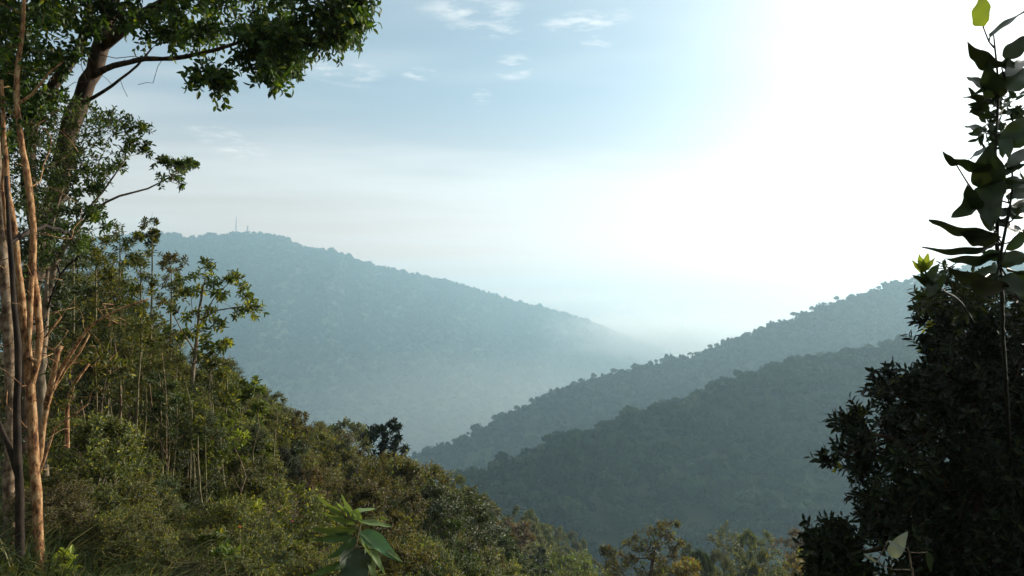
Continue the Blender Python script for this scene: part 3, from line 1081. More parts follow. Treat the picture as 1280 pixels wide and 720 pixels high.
# the big leaning tree whose canopy hangs across the top
tp, tr_ = rooted([(25, 745), (28, 560), (33, 400), (50, 300), (74, 225), (92, 155), (122, 70), (146, -20), (165, -110), (190, -200)], 8.6, [.14, .13, .12, .112, .105, .10, .092, .08, .065, .045])
cl = np.concatenate([
    fill([(-60, -10), (255, -60), (395, -60), (395, 8), (372, 38), (330, 46), (250, 55), (205, 58), (160, 40), (120, 50), (60, 40), (-60, 60)], 150, 7.8, 1.0, 61, 10),
    fill([(-80, -260), (300, -260), (430, -120), (480, -20), (400, -20), (-80, -20)], 150, 7.8, 1.5, 62, 15),
    fill([(-40, 30), (60, 40), (118, 60), (70, 130), (30, 190), (-40, 230)], 90, 8.0, 0.7, 63, 3),
    fill([(285, 30), (375, 15), (382, 70), (354, 92), (338, 108), (325, 96), (310, 76), (288, 60)], 46, 6.9, 0.35, 64, 7),
    fill([(385, -20), (470, -20), (464, 8), (450, 45), (422, 52), (385, 62), (378, 30)], 38, 6.9, 0.35, 65, 8),
    pts([(258, 92), (272, 86), (268, 104), (280, 98), (252, 84), (264, 96)], 6.9)])
sp_can = dict(twigs=7, per=12, ln=0.070, wd=0.036, droop=0.30, up=0.0, twig_r=0.0022)
plant('canopy_tree', 'large dark leaning tree whose leafy canopy hangs across the top of the view', 'tree',
      [(tp, tr_, None),
       (pts([(48, 310), (38, 250), (36, 200), (45, 145), (70, 102), (100, 62), (110, 10), (112, -70)], 8.3), [.085, .08, .075, .07, .062, .055, .04, .03], True),
       (pts([(110, 98, 8.6), (132, 86, 8.4), (152, 80, 8.1), (182, 74, 7.8), (215, 73, 7.5), (250, 67, 7.3), (300, 52, 7.1), (350, 32, 7), (420, 5, 7)], 7.2), [.05, .036, .03, .026, .023, .02, .017, .014, .010], True),
       (pts([(102, 130, 8.55), (130, 114, 8.3), (150, 99, 8.1), (172, 82, 7.9), (190, 60, 7.8)], 7.6), [.022, .018, .015, .012, .009], True),
       (pts([(97, 142, 8.55), (70, 138, 8.4), (48, 130, 8.2), (25, 115, 8)], 8.2), [.02, .016, .013, .009], True),
       (pts([(124, 62, 8.6), (160, 30, 8.3), (200, 5, 8), (250, -20, 7.6), (330, -60, 7.6), (400, -80, 7.6)], 7.6), [.07, .06, .052, .045, .03, .02], True),
       (pts([(140, 0), (90, -60), (30, -110), (-30, -140)], 8.2), [.06, .05, .035, .02], True)],
      cl, 0.22, M['darkbark'], M['canopy'], 0.16, sp_can, r0=0.0030, lowpen=0.2, bare=fill([(90, 60), (300, 60), (230, 95), (150, 130), (100, 190), (40, 200)], 26, 7.9, 0.5, 93, 0))

# slender trees with peeling orange bark at the edge
tp, tr_ = rooted([(51, 740), (47, 640), (42, 545), (36, 462), (29, 395), (24, 350), (18, 290), (10, 240), (6, 180), (2, 100)], 5.6, [.036, .035, .034, .032, .029, .027, .024, .021, .017, .011])
plant('peeling_tree', 'slender multi stemmed tree with peeling orange bark lit by the sun', 'tree',
      [(tp, tr_, None),
       (pts([(39, 482), (47, 452), (50, 420), (46, 375), (41, 340), (41, 290), (36, 235), (28, 185), (21, 130), (22, 80), (28, 40), (32, -30), (40, -120)], 5.6), [.025, .025, .024, .025, .025, .025, .024, .023, .021, .019, .016, .013, .01], True),
       (pts([(34, 446), (37, 415), (38, 370), (40, 345)], 5.55), [.02, .02, .019, .018], True),
       (pts([(26, 350), (10, 300), (4, 235), (6, 190)], 5.7), [.02, .017, .014, .01], True),
       (pts([(22, 130), (40, 118), (62, 90), (80, 76)], 5.6), [.012, .01, .008, .005], True)],
      np.concatenate([fill([(-60, -200), (90, -200), (100, -40), (60, 30), (-60, 30)], 40, 5.6, 0.6, 66, 8), pts([(10, 160), (0, 120), (8, 60), (50, 40)], 5.6)]), 0.18, M['peel'], M['canopy'], 0.12,
      dict(twigs=6, per=10, ln=0.06, wd=0.026, droop=0.15, twig_r=0.002), r0=0.0022, bare=fill([(-30, 60), (70, 60), (105, 200), (100, 420), (75, 560), (-20, 560)], 70, 5.7, 0.45, 91, 0))
tp, tr_ = rooted([(13, 745), (13, 600), (13, 480), (11, 420), (7, 360), (0, 260), (-8, 120), (-15, -60)], 6.0, [.046, .045, .044, .043, .040, .037, .032, .025])
plant('mottled_tree', 'straight tree trunk with pale mottled bark at the very edge', 'tree',
      [(tp, tr_, None), (pts([(10, 420), (-10, 380), (-40, 330)], 6.0), [.03, .024, .015], True)],
      fill([(-150, -220), (60, -220), (60, -40), (-150, 40)], 30, 6.2, 0.6, 67, 8), 0.2, M['palebark'], M['canopy'], 0.16, dict(twigs=6, per=10, ln=0.07, wd=0.03, twig_r=0.002), r0=0.003)
tp, tr_ = rooted([(27, 740), (25, 650), (22, 570), (21, 500), (22, 430), (14, 330), (8, 220)], 5.45, [.030, .029, .027, .025, .022, .018, .012])
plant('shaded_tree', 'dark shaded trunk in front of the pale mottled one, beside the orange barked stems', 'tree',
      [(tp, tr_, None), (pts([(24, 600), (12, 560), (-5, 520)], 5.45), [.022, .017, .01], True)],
      np.concatenate([fill([(-60, 120), (70, 120), (100, 200), (110, 320), (60, 420), (-60, 440)], 150, 8.0, 0.5, 68, 4), fill([(-60, 420), (60, 400), (110, 480), (90, 620), (-60, 660)], 60, 8.6, 0.5, 168, 4)]), 0.2, M['shadebark'], M['deep'], 0.14, dict(twigs=6, per=9, ln=0.055, wd=0.024, twig_r=0.002), r0=0.003)

# feathery tree reaching right over the slope
tp, tr_ = rooted([(56, 720), (54, 600), (52, 480), (58, 380), (75, 318), (100, 275)], 7.6, [.05, .048, .044, .038, .028, .022])
fe = [(100, 165, 22), (122, 160, 18), (135, 172, 18), (112, 185, 20), (150, 168, 12), (165, 180, 10), (150, 152, 8), (172, 162, 7), (140, 195, 14), (158, 204, 10), (178, 192, 8), (130, 210, 12), (90, 190, 22), (75, 170, 22), (65, 205, 22),
      (85, 215, 22), (100, 235, 20), (70, 240, 22), (60, 265, 20), (88, 262, 18), (110, 215, 16), (195, 212, 10), (212, 212, 9), (228, 210, 8), (236, 203, 6), (222, 218, 7), (205, 205, 8), (112, 262, 12), (125, 268, 10), (60, 290, 18), (85, 290, 16),
      (45, 220, 20), (48, 180, 20), (40, 250, 18), (50, 320, 16), (95, 300, 12), (120, 240, 8)]
f1 = jitter([q for q in fe if q[0] < 128], 7.4, 0.4, 5, 0.5)
f2 = jitter([q for q in fe if q[0] >= 128], 7.4, 0.3, 3, 0.7)
fc, fr = np.concatenate([f1[0], f2[0]]), np.concatenate([f1[1], f2[1]])
plant('feathery_tree', 'small leaved tree with fine twigs and a branch reaching over the valley', 'tree',
      [(tp, tr_, None),
       (pts([(75, 318), (95, 290), (118, 262), (150, 245), (185, 236), (205, 226), (222, 216)], 7.3), [.02, .017, .014, .012, .009, .007, .004], True),
       (pts([(70, 330), (88, 300), (105, 268), (128, 240), (148, 212), (160, 195)], 7.3), [.016, .014, .012, .010, .007, .004], True),
       (pts([(58, 380), (60, 330), (66, 280), (80, 230), (95, 190)], 7.5), [.022, .018, .015, .011, .007], True)],
      fc, fr * 1.15, M['twig'], M['feather'], 0.10, dict(twigs=5, per=10, ln=0.047, wd=0.022, droop=0.05, up=0.12, twig_r=0.0015), r0=0.0025)

# bare orange limbs of a broken shrub
tp, tr_ = rooted([(44, 640), (50, 560), (58, 510), (72, 470), (95, 432), (112, 408), (130, 396), (155, 384), (186, 374)], 6.6, [.029, .027, .024, .020, .016, .012, .011, .010, .008])
plant('broken_shrub', 'leaning shrub of bare orange brown limbs ending in a pale broken branch', 'shrub',
      [(tp, tr_, None),
       (pts([(58, 505), (66, 470), (72, 440), (76, 433)], 6.5), [.024, .024, .022, .021], True),
       (pts([(62, 495), (82, 462), (100, 440), (112, 418)], 6.7), [.014, .013, .011, .008], True),
       (pts([(46, 600), (60, 560), (68, 535), (90, 520), (110, 505)], 6.5), [.014, .012, .010, .008, .006], True),
       (pts([(84, 560), (84, 515), (92, 480), (111, 455)], 6.9), [.020, .019, .016, .010], None),
       (pts([(50, 430), (62, 415), (76, 396)], 6.6), [.010, .009, .008], True)],
      fill([(60, 400), (140, 400), (170, 470), (60, 520)], 14, 7.0, 0.3, 69, 3), 0.13, M['peel'], M['olive'], 0.12, dict(twigs=5, per=8, ln=0.06, wd=0.024, twig_r=0.0018), r0=0.0022, bare=fill([(55, 380), (150, 370), (170, 420), (110, 520), (60, 600)], 45, 6.6, 0.4, 92, 0))

# lone spreading sapling against the far hill
tp, tr_ = rooted([(232, 600), (236, 530), (240, 480), (245, 430), (250, 385), (256, 350)], 11.0, [.034, .032, .03, .025, .017, .010])
sl = [(258, 338, 9), (262, 352, 9), (292, 345, 9), (298, 358, 9), (302, 375, 8), (280, 372, 9), (316, 384, 9), (308, 392, 8), (296, 392, 8), (228, 350, 10), (222, 368, 11), (236, 372, 11), (250, 365, 10), (240, 395, 12), (222, 392, 11), (262, 392, 10), (272, 408, 9), (255, 415, 11),
      (284, 428, 7), (275, 432, 7), (235, 418, 10), (215, 410, 10), (262, 430, 8), (245, 345, 9), (270, 365, 8), (282, 350, 6), (250, 440, 7)]
fc, fr = jitter(sl, 11.0, 0.45, 2, 0.35)
plant('spreading_sapling', 'lone spreading sapling with yellow tipped leaves outlined against the blue hill', 'sapling',
      [(tp, tr_, None),
       (pts([(242, 455), (262, 440), (280, 428), (290, 424)], 10.9), [.012, .010, .007, .004], True),
       (pts([(250, 400), (272, 388), (295, 384), (318, 386)], 10.9), [.012, .010, .008, .004], True),
       (pts([(244, 440), (228, 415), (218, 395), (215, 372)], 11.1), [.013, .010, .008, .004], True),
       (pts([(248, 410), (268, 372), (285, 355), (296, 344)], 11.0), [.012, .009, .007, .004], True)],
      fc, fr * 1.1, M['twig'], M['green'], 0.15, dict(twigs=5, per=8, ln=0.085, wd=0.034, up=0.25, twig_r=0.003), r0=0.003,
      extra=[(pts([(318, 388), (308, 384), (300, 350), (284, 430), (262, 345), (250, 412), (262, 400)], 10.9), 0.09, M['young'], dict(twigs=4, per=5, ln=0.08, wd=0.036, up=0.3), 'young_leaves')])
# dead twig spray under it
tp, tr_ = rooted([(262, 520), (262, 480), (264, 462), (275, 457), (288, 456), (296, 448)], 11.5, [.008, .007, .006, .005, .004, .003])
plant('bare_twig', 'thin bare twig forking sideways beneath the spreading sapling', 'twig',
      [(tp, tr_, None), (pts([(282, 456), (292, 455), (300, 458)], 11.5), [.004, .003, .002], True), (pts([(276, 457), (286, 448), (288, 441)], 11.5), [.004, .003, .002], True)], None, 0, M['twig'], None, 0.08, {}, r0=0.002)

# taller saplings whose heads make the outline left of it
def head_sapling(px, top, base_py, Y, blobs, label, col, seed, stem='stem', n_sub=2, ln=0.066):
    lean = (R.random() - 0.5) * 14
    tp, tr_ = rooted([(px - lean, base_py), (px - lean * 0.5, base_py * 0.6 + top * 0.4), (px, base_py * 0.25 + top * 0.75), (px, top + 8)], Y, [.024, .020, .014, .007])
    fc, fr = jitter([(px + dx, top + dy_, r_) for dx, dy_, r_ in blobs], Y, 0.4, n_sub, 0.4)
    plant('sapling', label, 'sapling', [(tp, tr_, None)], fc, fr * 1.15, M[stem], M[col], 0.15, dict(twigs=6, per=12, ln=ln, wd=ln * 0.40, up=0.25, twig_r=0.0025), r0=0.003)


head_sapling(190, 282, 560, 12.0, [(0, 4, 10), (-4, 14, 9), (6, 14, 8), (0, 22, 7), (-14, 12, 7)], 'tall thin sapling whose round leafy head overlaps the summit of the blue hill', 'green', 1)
head_sapling(150, 288, 560, 11.5, [(0, 6, 12), (-10, 14, 11), (12, 16, 10), (4, 30, 13), (-14, 36, 13), (14, 44, 12), (0, 56, 14), (-16, 66, 13), (12, 76, 13), (-4, 90, 14)], 'tall leafy sapling left of the round headed sapling', 'green', 2)
head_sapling(120, 300, 570, 10.5, [(0, 6, 12), (-12, 16, 12), (10, 22, 12), (-6, 36, 13), (14, 46, 12), (-16, 56, 13), (0, 70, 14), (12, 84, 13), (-12, 96, 13)], 'dense leafy sapling beside the feathery tree', 'olive', 3)
head_sapling(176, 318, 560, 11.5, [(0, 4, 11), (10, 12, 11), (-8, 20, 12), (6, 32, 12), (14, 44, 11), (-10, 50, 12), (4, 66, 12), (12, 80, 12), (-8, 90, 12), (6, 106, 12)], 'bushy sapling standing under the round headed sapling', 'olive', 4)
head_sapling(214, 322, 560, 12.5, [(0, 2, 8), (8, 4, 7), (-8, 8, 7), (2, 22, 9), (-8, 34, 10), (4, 46, 10), (-4, 62, 10), (-12, 78, 10), (0, 92, 10)], 'thin sapling with a small fine head just left of the spreading sapling', 'dry', 5)
head_sapling(92, 310, 580, 9.5, [(0, 6, 13), (-14, 18, 13), (10, 24, 13), (-8, 40, 14), (12, 54, 14), (-14, 66, 14), (4, 84, 14), (-8, 100, 14), (12, 112, 14)], 'broad leafy sapling next to the trunks, low behind the feathery tree', 'deep', 6)
head_sapling(300, 482, 620, 15.0, [(0, 4, 8), (-10, 10, 9), (8, 14, 8), (-4, 24, 10), (10, 34, 9), (-12, 38, 9)], 'small sapling with dark pointed leaves at the top of the slope crest', 'green', 7, ln=0.11)
head_sapling(322, 478, 620, 14.5, [(0, 2, 5), (2, 12, 5), (-3, 26, 6), (4, 38, 6), (-4, 52, 7)], 'spindly sapling with bright yellow green leaves on the slope crest', 'bright', 8, ln=0.10)

for k, (px, top, Y, sc_, lab, col) in enumerate([(264, 444, 13, 0.9, 'young sapling breaking the crest right of the lone spreading sapling', 'green'), (284, 460, 14, 0.8, 'young olive sapling on the crest above the yellow weeds', 'olive'), (346, 496, 17, 0.8, 'young sapling on the crest above the dark hollow', 'olive'),
        (372, 516, 18, 0.7, 'brownish sapling on the crest right of the dark hollow', 'dry'), (404, 528, 23, 0.8, 'green sapling on the crest below the flat topped tree', 'green'), (452, 540, 27, 0.7, 'small sapling touching the left side of the dark conifer', 'dusty'), (240, 500, 10.5, 1.1, 'leafy young tree in the thicket under the lone spreading sapling', 'olive'),
        (275, 520, 10.5, 1.0, 'pale leaved young tree in the middle of the thicket', 'bright'), (200, 470, 10, 1.2, 'dark leaved young tree in the middle of the thicket', 'deep'), (330, 556, 12, 0.9, 'yellowish young tree in front of the dark hollow', 'bright'), (390, 590, 14, 1.0, 'reddish brown young tree above the broad leaved plant', 'russet')]):
    head_sapling(px, top, top + 110, Y, [(dx * sc_, dy_ * sc_, r_ * sc_) for dx, dy_, r_ in [(0, 3, 7), (-7, 10, 8), (8, 13, 8), (-2, 22, 10), (11, 30, 9), (-12, 34, 10), (2, 44, 11), (-8, 56, 11), (10, 58, 10)]], lab, col, 20 + k, ln=0.060 + 0.02 * (k % 3 == 0))

# bare upright stems in the thicket
stem_lab = 'thin bare upright stem rising through the thicket of the left slope'
for k, (px, top, bot, Y) in enumerate([(148, 430, 640, 9.2), (173, 440, 640, 9.0), (178, 500, 650, 8.8), (206, 440, 630, 9.6), (211, 520, 640, 9.2), (216, 505, 640, 9.5), (130, 470, 640, 8.8), (252, 545, 660, 9.0), (240, 480, 600, 10), (104, 500, 650, 8.6), (158, 520, 660, 8.4), (318, 530, 650, 10.5), (300, 560, 680, 9.5), (345, 535, 640, 12), (270, 500, 640, 11), (188, 470, 620, 10), (120, 440, 620, 9.4)]):
    l_ = R.uniform(-8, 8)
    tp, tr_ = rooted([(px + l_ * 0.5, bot), (px + R.normal(0, 2.5), bot * 0.6 + top * 0.4), (px + R.normal(0, 3), bot * .3 + top * .7), (px - l_, top)], Y, [.017, .015, .012, .007])
    s0 = 0.6 + R.random() * 0.6
    tr_ = [q * s0 for q in tr_]
    w = Geo()
    p_, r_ = spline(tp, tr_, 0.15, 0.25)
    tube(w, p_, r_, 7)
    for j in range(4):
        i0 = int(R.integers(len(p_) // 2, len(p_) - 1))
        dd = norm(np.append(R.normal(0, 1, 2), R.uniform(0.3, 1.2)))
        tube(w, [p_[i0], p_[i0] + dd * 0.15, p_[i0] + dd * 0.34 + [0, 0, 0.05]], [.005, .004, .002], 4)
    o = obj('thin_sapling', w.mesh('thin_sapling', M['stem'] if k % 3 else M['palebark'], origin=p_[0]))
    o.location = tuple(p_[0])
    tag(o, stem_lab, 'stem', 'bare upright stems in the thicket')

# the dark conifer on the crest
tp, tr_ = rooted([(474, 640), (476, 590), (478, 560), (480, 540), (484, 533)], 36, [.16, .14, .10, .06, .03])
co = [(484, 534, 6), (492, 540, 6), (476, 541, 6), (466, 545, 6), (458, 550, 7), (470, 552, 8), (482, 548, 7), (494, 552, 5), (462, 560, 9), (478, 562, 9), (490, 562, 6), (498, 566, 5), (455, 572, 10), (470, 575, 11), (485, 576, 9), (497, 577, 6), (452, 586, 10), (468, 590, 12), (484, 590, 10), (500, 590, 8),
      (456, 602, 11), (474, 606, 12), (490, 606, 11), (506, 600, 8), (464, 620, 11), (482, 622, 11), (498, 618, 10)]
fc, fr = jitter([(x + (x - 478) * 0.2, y - 2, r_ * 0.8) for x, y, r_ in co], 36, 0.7, 3, 0.4)
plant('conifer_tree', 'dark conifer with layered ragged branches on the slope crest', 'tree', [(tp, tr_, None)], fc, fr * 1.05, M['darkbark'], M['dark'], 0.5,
      dict(twigs=7, per=9, ln=0.22, wd=0.09, droop=0.0, up=0.05, detailed=False, twig_r=0.01, flat=1.2), r0=0.012, up=0.02)
# domed tree behind the crest
tp, tr_ = rooted([(432, 600), (434, 560), (436, 545)], 44, [.14, .12, .07])
fc, fr = jitter([(420, 537, 9), (432, 534, 9), (443, 536, 9), (412, 543, 8), (426, 544, 10), (440, 545, 10), (450, 546, 8), (400, 537, 6), (392, 542, 7), (384, 540, 5)], 44, 1.0, 2, 0.3)
plant('domed_tree', 'small flat topped tree peeping over the crest left of the dark conifer', 'tree', [(tp, tr_, None)], fc, fr, M['twig'], M['dusty'], 0.5, dict(twigs=7, per=9, ln=0.26, wd=0.13, droop=0, detailed=False, twig_r=0.01, flat=1.1), r0=0.012)

# rust coloured tree
tp, tr_ = rooted([(548, 690), (545, 660), (540, 635)], 44, [.14, .11, .06])
ru = [(520, 607, 8), (512, 612, 8), (530, 612, 8), (537, 622, 8), (545, 632, 9), (548, 642, 8), (535, 636, 10), (525, 626, 10), (515, 626, 9), (540, 650, 10), (530, 650, 10), (520, 642, 9), (550, 655, 8)]
fc, fr = jitter(ru, 44, 0.8, 2, 0.35)
plant('rust_tree', 'rust orange leaved tree on the slope below the dark conifer', 'tree', [(tp, tr_, None)], fc, fr, M['twig'], M['rust'], 0.5, dict(twigs=7, per=9, ln=0.22, wd=0.10, droop=0.1, detailed=False, twig_r=0.01), r0=0.012)
tp, tr_ = rooted([(632, 730), (640, 700), (645, 680)], 58, [.16, .13, .07])
fc, fr = jitter([(628, 664, 9), (640, 662, 10), (652, 664, 10), (634, 672, 10), (648, 674, 11), (658, 672, 8), (620, 670, 9)], 58, 1.0, 3, 0.4)
plant('russet_tree', 'tree with a faded russet crown lower on the spur', 'tree', [(tp, tr_, None)], fc, fr, M['twig'], M['russet'], 0.6, dict(twigs=7, per=8, ln=0.26, wd=0.12, detailed=False, twig_r=0.012), r0=0.014)
tp, tr_ = rooted([(712, 760), (712, 730), (711, 715)], 62, [.2, .16, .08])
fc, fr = jitter([(690, 712, 12), (702, 703, 11), (714, 700, 11), (726, 703, 11), (736, 710, 10), (744, 718, 9), (700, 716, 13), (716, 712, 14), (730, 718, 13), (708, 728, 14), (724, 730, 14), (684, 722, 12)], 62, 1.4, 3, 0.4)
plant('round_tree', 'bright green round crowned tree at the bottom edge near the spur tip', 'tree', [(tp, tr_, None)], fc, fr, M['twig'], M['bright'], 0.6, dict(twigs=7, per=9, ln=0.24, wd=0.14, detailed=False, twig_r=0.012, flat=1.2), r0=0.014)
# reddish small tree at the bottom
tp, tr_ = rooted([(812, 790), (812, 735), (815, 705), (820, 680)], 30, [.09, .08, .06, .03])
rd = [(822, 660, 8), (832, 658, 7), (812, 664, 8), (845, 660, 6), (826, 670, 9), (812, 676, 10), (838, 672, 8), (796, 678, 9), (788, 684, 8), (802, 688, 10), (820, 686, 10), (836, 686, 9), (848, 680, 6), (784, 696, 9), (796, 700, 11), (812, 700, 11), (828, 700, 10), (842, 698, 8), (756, 687, 5), (764, 690, 4), (772, 700, 8), (766, 708, 7), (786, 712, 11), (804, 716, 12), (824, 716, 11), (842, 714, 9), (858, 712, 8), (776, 718, 9)]
fc, fr = jitter(rd, 30, 0.7, 2, 0.3)
plant('reddish_tree', 'small tree with reddish and olive leaves poking up at the bottom edge', 'tree', [(tp, tr_, None)], fc, fr * 1.05, M['darkbark'], M['dry'], 0.3, dict(twigs=6, per=8, ln=0.17, wd=0.062, droop=0.3, detailed=False, twig_r=0.006), r0=0.008,
      extra=[(pts([(825, 658), (800, 690), (790, 700), (812, 690), (758, 686), (860, 714)], 29.8), 0.22, M['rust'], dict(twigs=5, per=6, ln=0.17, wd=0.062, droop=0.2, detailed=False), 'young_leaves')])
# creeper draped trees in the bottom row
for (px, top, Y, lab, col, bl) in [
    (905, 668, 66, 'creeper draped tree leaning like a hooded figure in the bottom row', 'dusty', [(0, 2, 9), (-10, 4, 8), (10, 8, 8), (15, 18, 7), (17, 30, 7), (10, 24, 9), (-4, 16, 10), (14, 44, 8), (2, 34, 10), (6, 50, 10)]),
    (960, 672, 70, 'creeper draped upright tree next to the hooded one in the bottom row', 'dusty', [(0, 0, 6), (-6, 8, 8), (5, 10, 7), (-12, 18, 8), (8, 22, 8), (0, 28, 10), (12, 36, 8), (-10, 38, 10), (4, 46, 10)]),
    (992, 671, 64, 'pinkish brown crowned tree left of the dark bush in the bottom row', 'russet', [(0, 0, 7), (10, 3, 8), (-10, 6, 8), (2, 12, 9), (14, 14, 9), (-8, 20, 9), (6, 26, 10)]),
    (995, 700, 46, 'yellowish leaved small tree low beside the dark bush', 'rust', [(0, 2, 6), (8, 4, 6), (-8, 8, 7), (4, 14, 8), (-4, 20, 8), (12, 18, 7)]),
        (858, 705, 34, 'orange tinged bush beside the reddish tree', 'rust', [(0, 2, 6), (8, 6, 6), (-8, 8, 7), (2, 14, 8), (-6, 20, 8)])]:
    tp, tr_ = rooted([(px, top + 90), (px, top + 40), (px, top + 14)], Y, [.13, .10, .05])
    fc, fr = jitter([(px + a_, top + b_, c_) for a_, b_, c_ in bl], Y, 1.2, 3, 0.4)
    plant('creeper_tree' if col == 'dusty' else 'small_tree', lab, 'tree', [(tp, tr_, None)], fc, fr, M['twig'], M[col], 0.6, dict(twigs=7, per=8, ln=0.24, wd=0.11, detailed=False, twig_r=0.012), r0=0.014)

# ------------------------------------------------------------------ right side: dark bush
tp, tr_ = rooted([(1225, 735), (1222, 640), (1218, 560), (1212, 490), (1210, 430)], 5.4, [.05, .045, .038, .03, .02])
edge = [(1178, 352), (1168, 378), (1154, 400), (1152, 424), (1148, 440), (1150, 462), (1124, 472), (1100, 486), (1086, 500), (1074, 518), (1056, 528), (1054, 550), (1040, 568), (1035, 584), (1042, 600), (1064, 612), (1080, 626), (1072, 644), (1076, 660), (1100, 690), (1090, 740), (1440, 760), (1440, 420), (1330, 380), (1260, 345), (1220, 338)]
c1 = fill(edge, 620, 5.5, 0.9, 71, 15)
c2 = fill([(1050, 655), (1072, 680), (1090, 720), (1090, 760), (1000, 760), (1018, 690), (1032, 668)], 80, 5.0, 0.3, 72, 6)
c3 = fill([(1180, 380), (1330, 400), (1440, 440), (1440, 740), (1120, 740), (1110, 540)], 260, 6.6, 0.5, 73, 10)
yl = pts([(1156, 408), (1153, 438), (1121, 480), (1103, 490), (1062, 534), (1064, 528), (1042, 582), (1028, 672), (1062, 680), (1048, 668), (1170, 387), (1079, 522)], 5.0)
yr = [0.035] * len(yl)
plant('dark_bush', 'large dark evergreen bush in shade filling the lower right side', 'bush',
      [(tp, tr_, None), (pts([(1222, 650), (1170, 590), (1120, 550), (1085, 540)], 5.4), [.03, .025, .018, .01], True), (pts([(1222, 640), (1270, 560), (1310, 500), (1340, 460)], 5.6), [.03, .025, .018, .01], True),
       (pts([(1224, 700), (1150, 680), (1080, 690), (1050, 690)], 5.2), [.026, .02, .014, .008], True), (pts([(1216, 540), (1180, 480), (1170, 420)], 5.4), [.024, .018, .01], True)],
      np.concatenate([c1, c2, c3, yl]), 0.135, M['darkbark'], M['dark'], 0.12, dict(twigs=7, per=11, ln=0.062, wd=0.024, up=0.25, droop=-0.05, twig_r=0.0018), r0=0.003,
      extra=[(np.array(yl), np.array(yr), M['young'], dict(twigs=4, per=5, ln=0.05, wd=0.02, up=0.4, droop=-0.2), 'young_leaves')])
# lanceolate green shrub at the upper edge of the bush
tp, tr_ = rooted([(1240, 735, 6.0), (1236, 560, 5.9), (1215, 450, 5.6), (1195, 390, 5.0), (1188, 375, 4.6)], 4.6, [.018, .015, .012, .008, .005])
lc = np.array(pts([(1180, 372), (1170, 380), (1190, 366), (1200, 378), (1165, 392), (1182, 390), (1206, 362), (1215, 376), (1196, 396), (1222, 356), (1235, 366)], 4.6)) + R.normal(0, 0.05, (11, 3))
plant('narrow_leaf_shrub', 'narrow leaved shrub tip at the top edge of the dark bush', 'shrub', [(tp, tr_, None)], lc, 0.09, M['twig'], M['deep'], 0.12, dict(twigs=6, per=8, ln=0.065, wd=0.017, droop=0.15, twig_r=0.0015), r0=0.002)


# ------------------------------------------------------------------ plants with large single leaves
def big_leaf(geo, base, tip, width, normal, bow=0.12, fold=0.18, wave=0.04, n=14, blunt=0.6):
    """one modelled blade: pointed oval outline, a fold along the midrib, wavy margin"""
    base, tip = np.asarray(base, float), np.asarray(tip, float)
    L = np.linalg.norm(tip - base)
    d = (tip - base) / L
    nrm = np.asarray(normal, float)
    side = np.cross(nrm, d)
    side /= np.linalg.norm(side) + 1e-9
    up = np.cross(d, side)
    t = np.linspace(0, 1, n)
    w = width * 0.5 * np.sin(math.pi * t ** blunt) ** 0.8
    w[0] = w[-1] = 0.0006
    ph = R.random() * 6
    V = []
    for m_, k in ((-1, 0), (-0.5, 1), (0, 2), (0.5, 3), (1, 4)):
        o = w * m_
        z = fold * np.abs(o) - bow * L * (t - 0.0) ** 2 + bow * L * t * 0.6 + wave * width * np.sin(t * 14 + ph + m_) * abs(m_) ** 2
        V.append(base + d * (t * L)[:, None] + side * o[:, None] + up * z[:, None])
    V = np.stack(V, 1)
    i, j = np.meshgrid(np.arange(n - 1), np.arange(4), indexing='ij')
    k0 = (i * 5 + j).ravel()
    geo.add(V.reshape(-1, 3), F4=np.stack([k0, k0 + 1, k0 + 6, k0 + 5], 1))


def leaf_plant(name, label, cat, stems, lvs, Y, wood_mat, small=None, wmul=0.98):
    """lvs: (base px, tip px, width px, material, roll, depth offset of base, of tip)"""
    base = stems[0][0][0]
    root = thing(name, label, cat, base)
    w = Geo()
    nodes = []
    for p_, r_ in stems:
        q, rr_ = spline(p_, r_, 0.05, 0.1)
        tube(w, q, rr_, 8)
        nodes += list(q)
    A = np.array(nodes)
    for (b_, t_, wd, mt, roll, db, dt) in lvs:
        B_, T_ = P(*b_, Y + db), P(*t_, Y + dt)
        j = int(np.argmin(np.linalg.norm(A - B_, axis=1) + 2.0 * np.maximum(0, A[:, 2] - B_[2])))
        if np.linalg.norm(A[j] - B_) < 0.45:
            tube(w, [A[j], 0.5 * (A[j] + B_) + [0, 0, -0.004], B_], [.0028, .0024, .002], 5)
        view = norm(-0.5 * (B_ + T_))
        d = norm(T_ - B_)
        sd = norm(np.cross(view, d))
        n_ = view * math.cos(roll) + sd * math.sin(roll)
        gl = Geo()
        big_leaf(gl, B_, T_, wd * wmul / FPX * Y, n_, bow=R.uniform(0.08, 0.24), fold=R.uniform(0.1, 0.35), wave=0.07)
        o = obj('leaf', gl.mesh('leaf', M[mt], origin=base), root)
    if small is not None:
        sc_, sr, sm, ssp = small
        l = Geo()
        sprays(l, w, sc_, sr, **ssp)
        obj('small_leaves', l.mesh(name + '_small', sm, smooth=False, origin=base), root)
    obj('stem', w.mesh(name + '_stem', wood_mat, origin=base), root)
    return root


